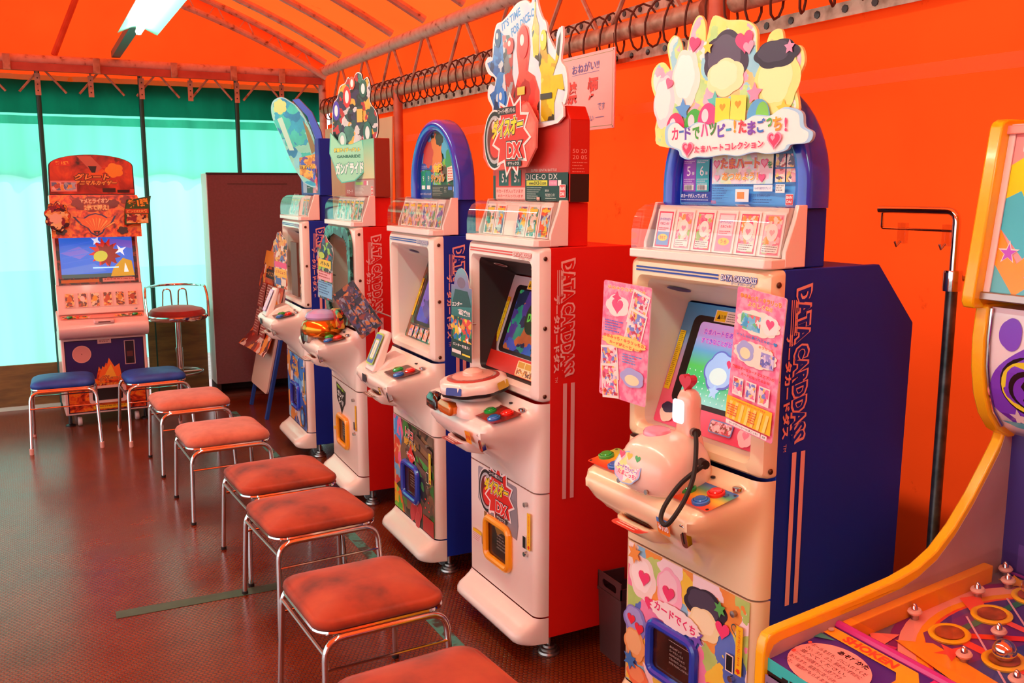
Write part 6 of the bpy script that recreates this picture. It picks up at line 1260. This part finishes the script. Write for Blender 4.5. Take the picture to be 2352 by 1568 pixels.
e = .5; a.rect(-.212, .042, .212, .31, G('#2f6ad8', e)); a.poly([(-.21, .2), (-.1, .24), (-.04, .2), (-.1, .16)], G('#6a6ad0', e)); a.poly([(.06, .29), (.21, .27), (.21, .22), (.08, .25)], G('#6a5ac8', e)); a.poly([(-.21, .1), (-.02, .13), (.05, .08), (-.21, .06)], G('#4a7ad8', e)); a.rect(-.212, .042, .212, .065, G('#3a5a5a', .35))
for k in range(5): a.line([(-.2, .1 + k * .035), (-.02, .13 + k * .035)], .004, G('#3f74dc', e))
a.poly(rays(.045, .2, 12, .055, .095, .4), G('#c8281a', .5)); a.poly(rays(.06, .185, 10, .05, .08, .1), G('#8a1a12', .4)); a.poly([(.09, .1), (.15, .16), (.2, .14), (.211, .045), (.07, .045)], G('#b8981e', .45)); a.poly(circ(.02, .175, .042, .034, 20, .3), G('#b8c03a', .5)); a.poly(star(.14, .21, .04, .012, 4, 30), G('#e8ecf0', .6)); a.poly(star(.0, .275, .032, .012, 4, 60), G('#d8e4f0', .6)); a.poly([(.15, .07), (.16, .13), (.178, .07)], G('#e8ecf0', .5)); a.rect(-.03, .098, .12, .106, G('#9ad8f0', .7))
a.build('screen', F_)
MB().prism([(-.03, 1.205), (.01, 1.455), (.15, 1.455), (.15, 1.205)], PW, (-.25, 0, 0), (0, 1, 0), (0, 0, 1), (1, 0, 0), .5).build('header_box', F_, bevel=.01)
hv = Vector((0, .04, .25)).normalized(); MB().prism([(-.253, -.01), (.26, -.01), (.262, .22), (.25, .252), (-.25, .252)], FLM, Vector((0, -.036, 1.205)), (1, 0, 0), hv, (0, 1, 0), .004).build('header_panel', F_, smooth=0)
a = Art((0, -.0365, 1.205), (1, 0, 0), hv); a.k = 4
a.poly(blob(0, .195, .12, .045, 9, .2), '#8a1a10'); a.text('サメとライオン', .0, .215, .03, '#f0c89a', .17, bold=.05, outline=['#8a1f14', '#f07a2a'], ow=.05, rot=.03); a.text('2体で闘え!', .01, .175, .034, '#f2c87a', .14, bold=.05, outline=['#8a1f14', '#f07a2a'], ow=.05)
emb = [(-.13, .12), (-.07, .11), (-.04, .13), (0, .14), (.04, .13), (.07, .11), (.12, .125), (.09, .07), (.05, .045), (.035, .015), (0, -.005), (-.035, .015), (-.05, .045), (-.09, .07)]; a.poly(emb, '#2a1f5a'); a.poly(shrink(emb, .88), '#e86a1e')
for k in range(-5, 6): a.poly([(k * .004, .03), (k * .02, .115 - abs(k) * .006), (k * .02 + .008, .108 - abs(k) * .006)], '#f6b85a' if k % 2 else '#f09038')
a.poly([(-.02, .03), (.02, .03), (.012, .012), (-.012, .012)], '#1a0a10'); a.poly([(-.008, .022), (.008, .022), (0, .012)], '#d8301c')
for x, y, c in ((.18, .22, '#8a1f14'), (-.1, .2, '#8a1f14'), (.11, .2, '#7a1a12'), (-.2, .03, '#3a0f0a'), (.15, .03, '#3a0f0a')): a.poly(blob(x, y, .03, .022, 5, .3, x * 40), c)
a.build('header_print', F_)
cutl = blob(-.215, 1.325, .068, .085, 9, .2, 1.2); MB().prism(cutl, H('#3a1a1a'), (0, -.06, 0), (1, 0, 0), (0, 0, 1), (0, 1, 0), .008).build('header_cutout', F_, smooth=0); a = Art((0, -.0605, 0), (1, 0, 0), (0, 0, 1)); a.poly(shrink(cutl, .97), collage('amber crowd print', ['#e8a05a', '#c8401e', '#3a1a2a', '#f0c88a', '#d8781e', '#8a2a3a'], 40, seed=3)); a.poly(blob(-.225, 1.315, .035, .03, 6, .2), '#f0b89a'); a.build('cutout_print', F_)
cutr = [(.16, 1.27), (.165, 1.36), (.18, 1.425), (.24, 1.432), (.325, 1.448), (.31, 1.37), (.305, 1.28)]; MB().prism(cutr, H('#2a3a1a'), (0, -.062, 0), (1, 0, 0), (0, 0, 1), (0, 1, 0), .008).build('header_badge', F_, smooth=0)
a = Art((0, -.0625, 0), (1, 0, 0), (0, 0, 1)); a.poly(shrink(cutr, .95), '#2f5a2a'); a.text('第1弾', .245, 1.405, .05, '#f0a02a', .12, bold=.06, rot=.1, outline=['#5a2a12'], ow=.05); a.rect(.17, 1.34, .305, 1.368, '#c83a1c'); a.text('ピンロロ大爆', .238, 1.354, .02, '#f0c05a', .12, bold=.04); a.rect(.172, 1.28, .3, 1.335, collage('amber crowd print', ['#e8a05a'], 40)); a.build('badge_print', F_)
tp = [(-.247, 1.455), (.243, 1.455), (.24, 1.63)] + [(.24 * cos(t), 1.63 + .07 * sin(t)) for t in [pi * k / 20 for k in range(1, 20)]] + [(-.24, 1.63)]
MB().prism(tp, mat('dark edge', '#2a0f0c', .5), (0, .03, 0), (1, 0, 0), (0, 0, 1), (0, 1, 0), .02).build('topper', F_, smooth=0)
a = Art((0, .0295, 0), (1, 0, 0), (0, 0, 1)); a.poly(shrink(tp, .975), noise_col('dark flame print', [(.3, '#3a0f0c'), (.45, '#a8281a'), (.6, '#d8441e'), (.75, '#f0741e')], 7, .35, 5, dist=1))
a.poly([(-.08, 1.69), (.0, 1.69), (.06, 1.62), (.03, 1.59), (-.02, 1.62)], '#c8604a'); a.poly([(-.02, 1.63), (.03, 1.63), (.02, 1.59), (-.0, 1.59)], '#2a0f10'); a.poly(rays(.13, 1.6, 14, .05, .075, 0), '#c83018'); a.poly(blob(.13, 1.605, .05, .042, 5, .2), '#f0901e'); a.rect(-.21, 1.63, -.12, 1.665, '#d8301c'); a.text('第1弾', -.165, 1.648, .022, '#f0a83a', .075, bold=.05)
a.text('グレート', .0, 1.565, .04, '#f0883a', .2, bold=.06, shear=.3, outline=['#2a1a12', '#6a2a1a'], ow=.05); a.text('アニマルカイザー', .02, 1.528, .03, '#f0a04a', .24, bold=.06, shear=.3, outline=['#2a1a12'], ow=.06)
a.rect(-.235, 1.475, -.09, 1.54, '#e08a80'); a.rect(-.23, 1.482, -.095, 1.53, collage('small notice print', ['#e8b0a8', '#6a7aa0', '#e8a04a', '#b85a4a', '#a8b0c0'], 50, seed=2)); a.rect(.055, 1.47, .13, 1.495, '#3a1410'); a.rect(.14, 1.468, .21, 1.485, '#2a1010'); a.rect(.215, 1.468, .238, 1.49, '#d84a3a'); a.build('topper_print', F_)

# ------------------------------------------------------------------ tape on the floor
o = tag(MB().box(-.29, .29, -.031, .031, 0, .0012, noise_col('dull green tape', [(.3, '#34503f'), (.7, '#41604c')], 20, .5)).build('floor_tape', smooth=0), 'dull green tape strip across the aisle under the chrome stools', 'tape'); o.location = (.45, 3.432, .0004); o.rotation_euler = (0, 0, radians(-1))
o = tag(MB().box(-.022, .022, -2.0, 2.0, 0, .0008, noise_col('worn teal floor tape', [(.42, '#3a7a70'), (.5, '#4a8a7c'), (.56, '#3d2a1e')], 14, .6, 8)).build('floor_tape', smooth=0), 'long worn teal tape line running along the row of card machines', 'tape'); o.location = (1.135, 4.4, .0004); o.rotation_euler = (0, 0, radians(.6))
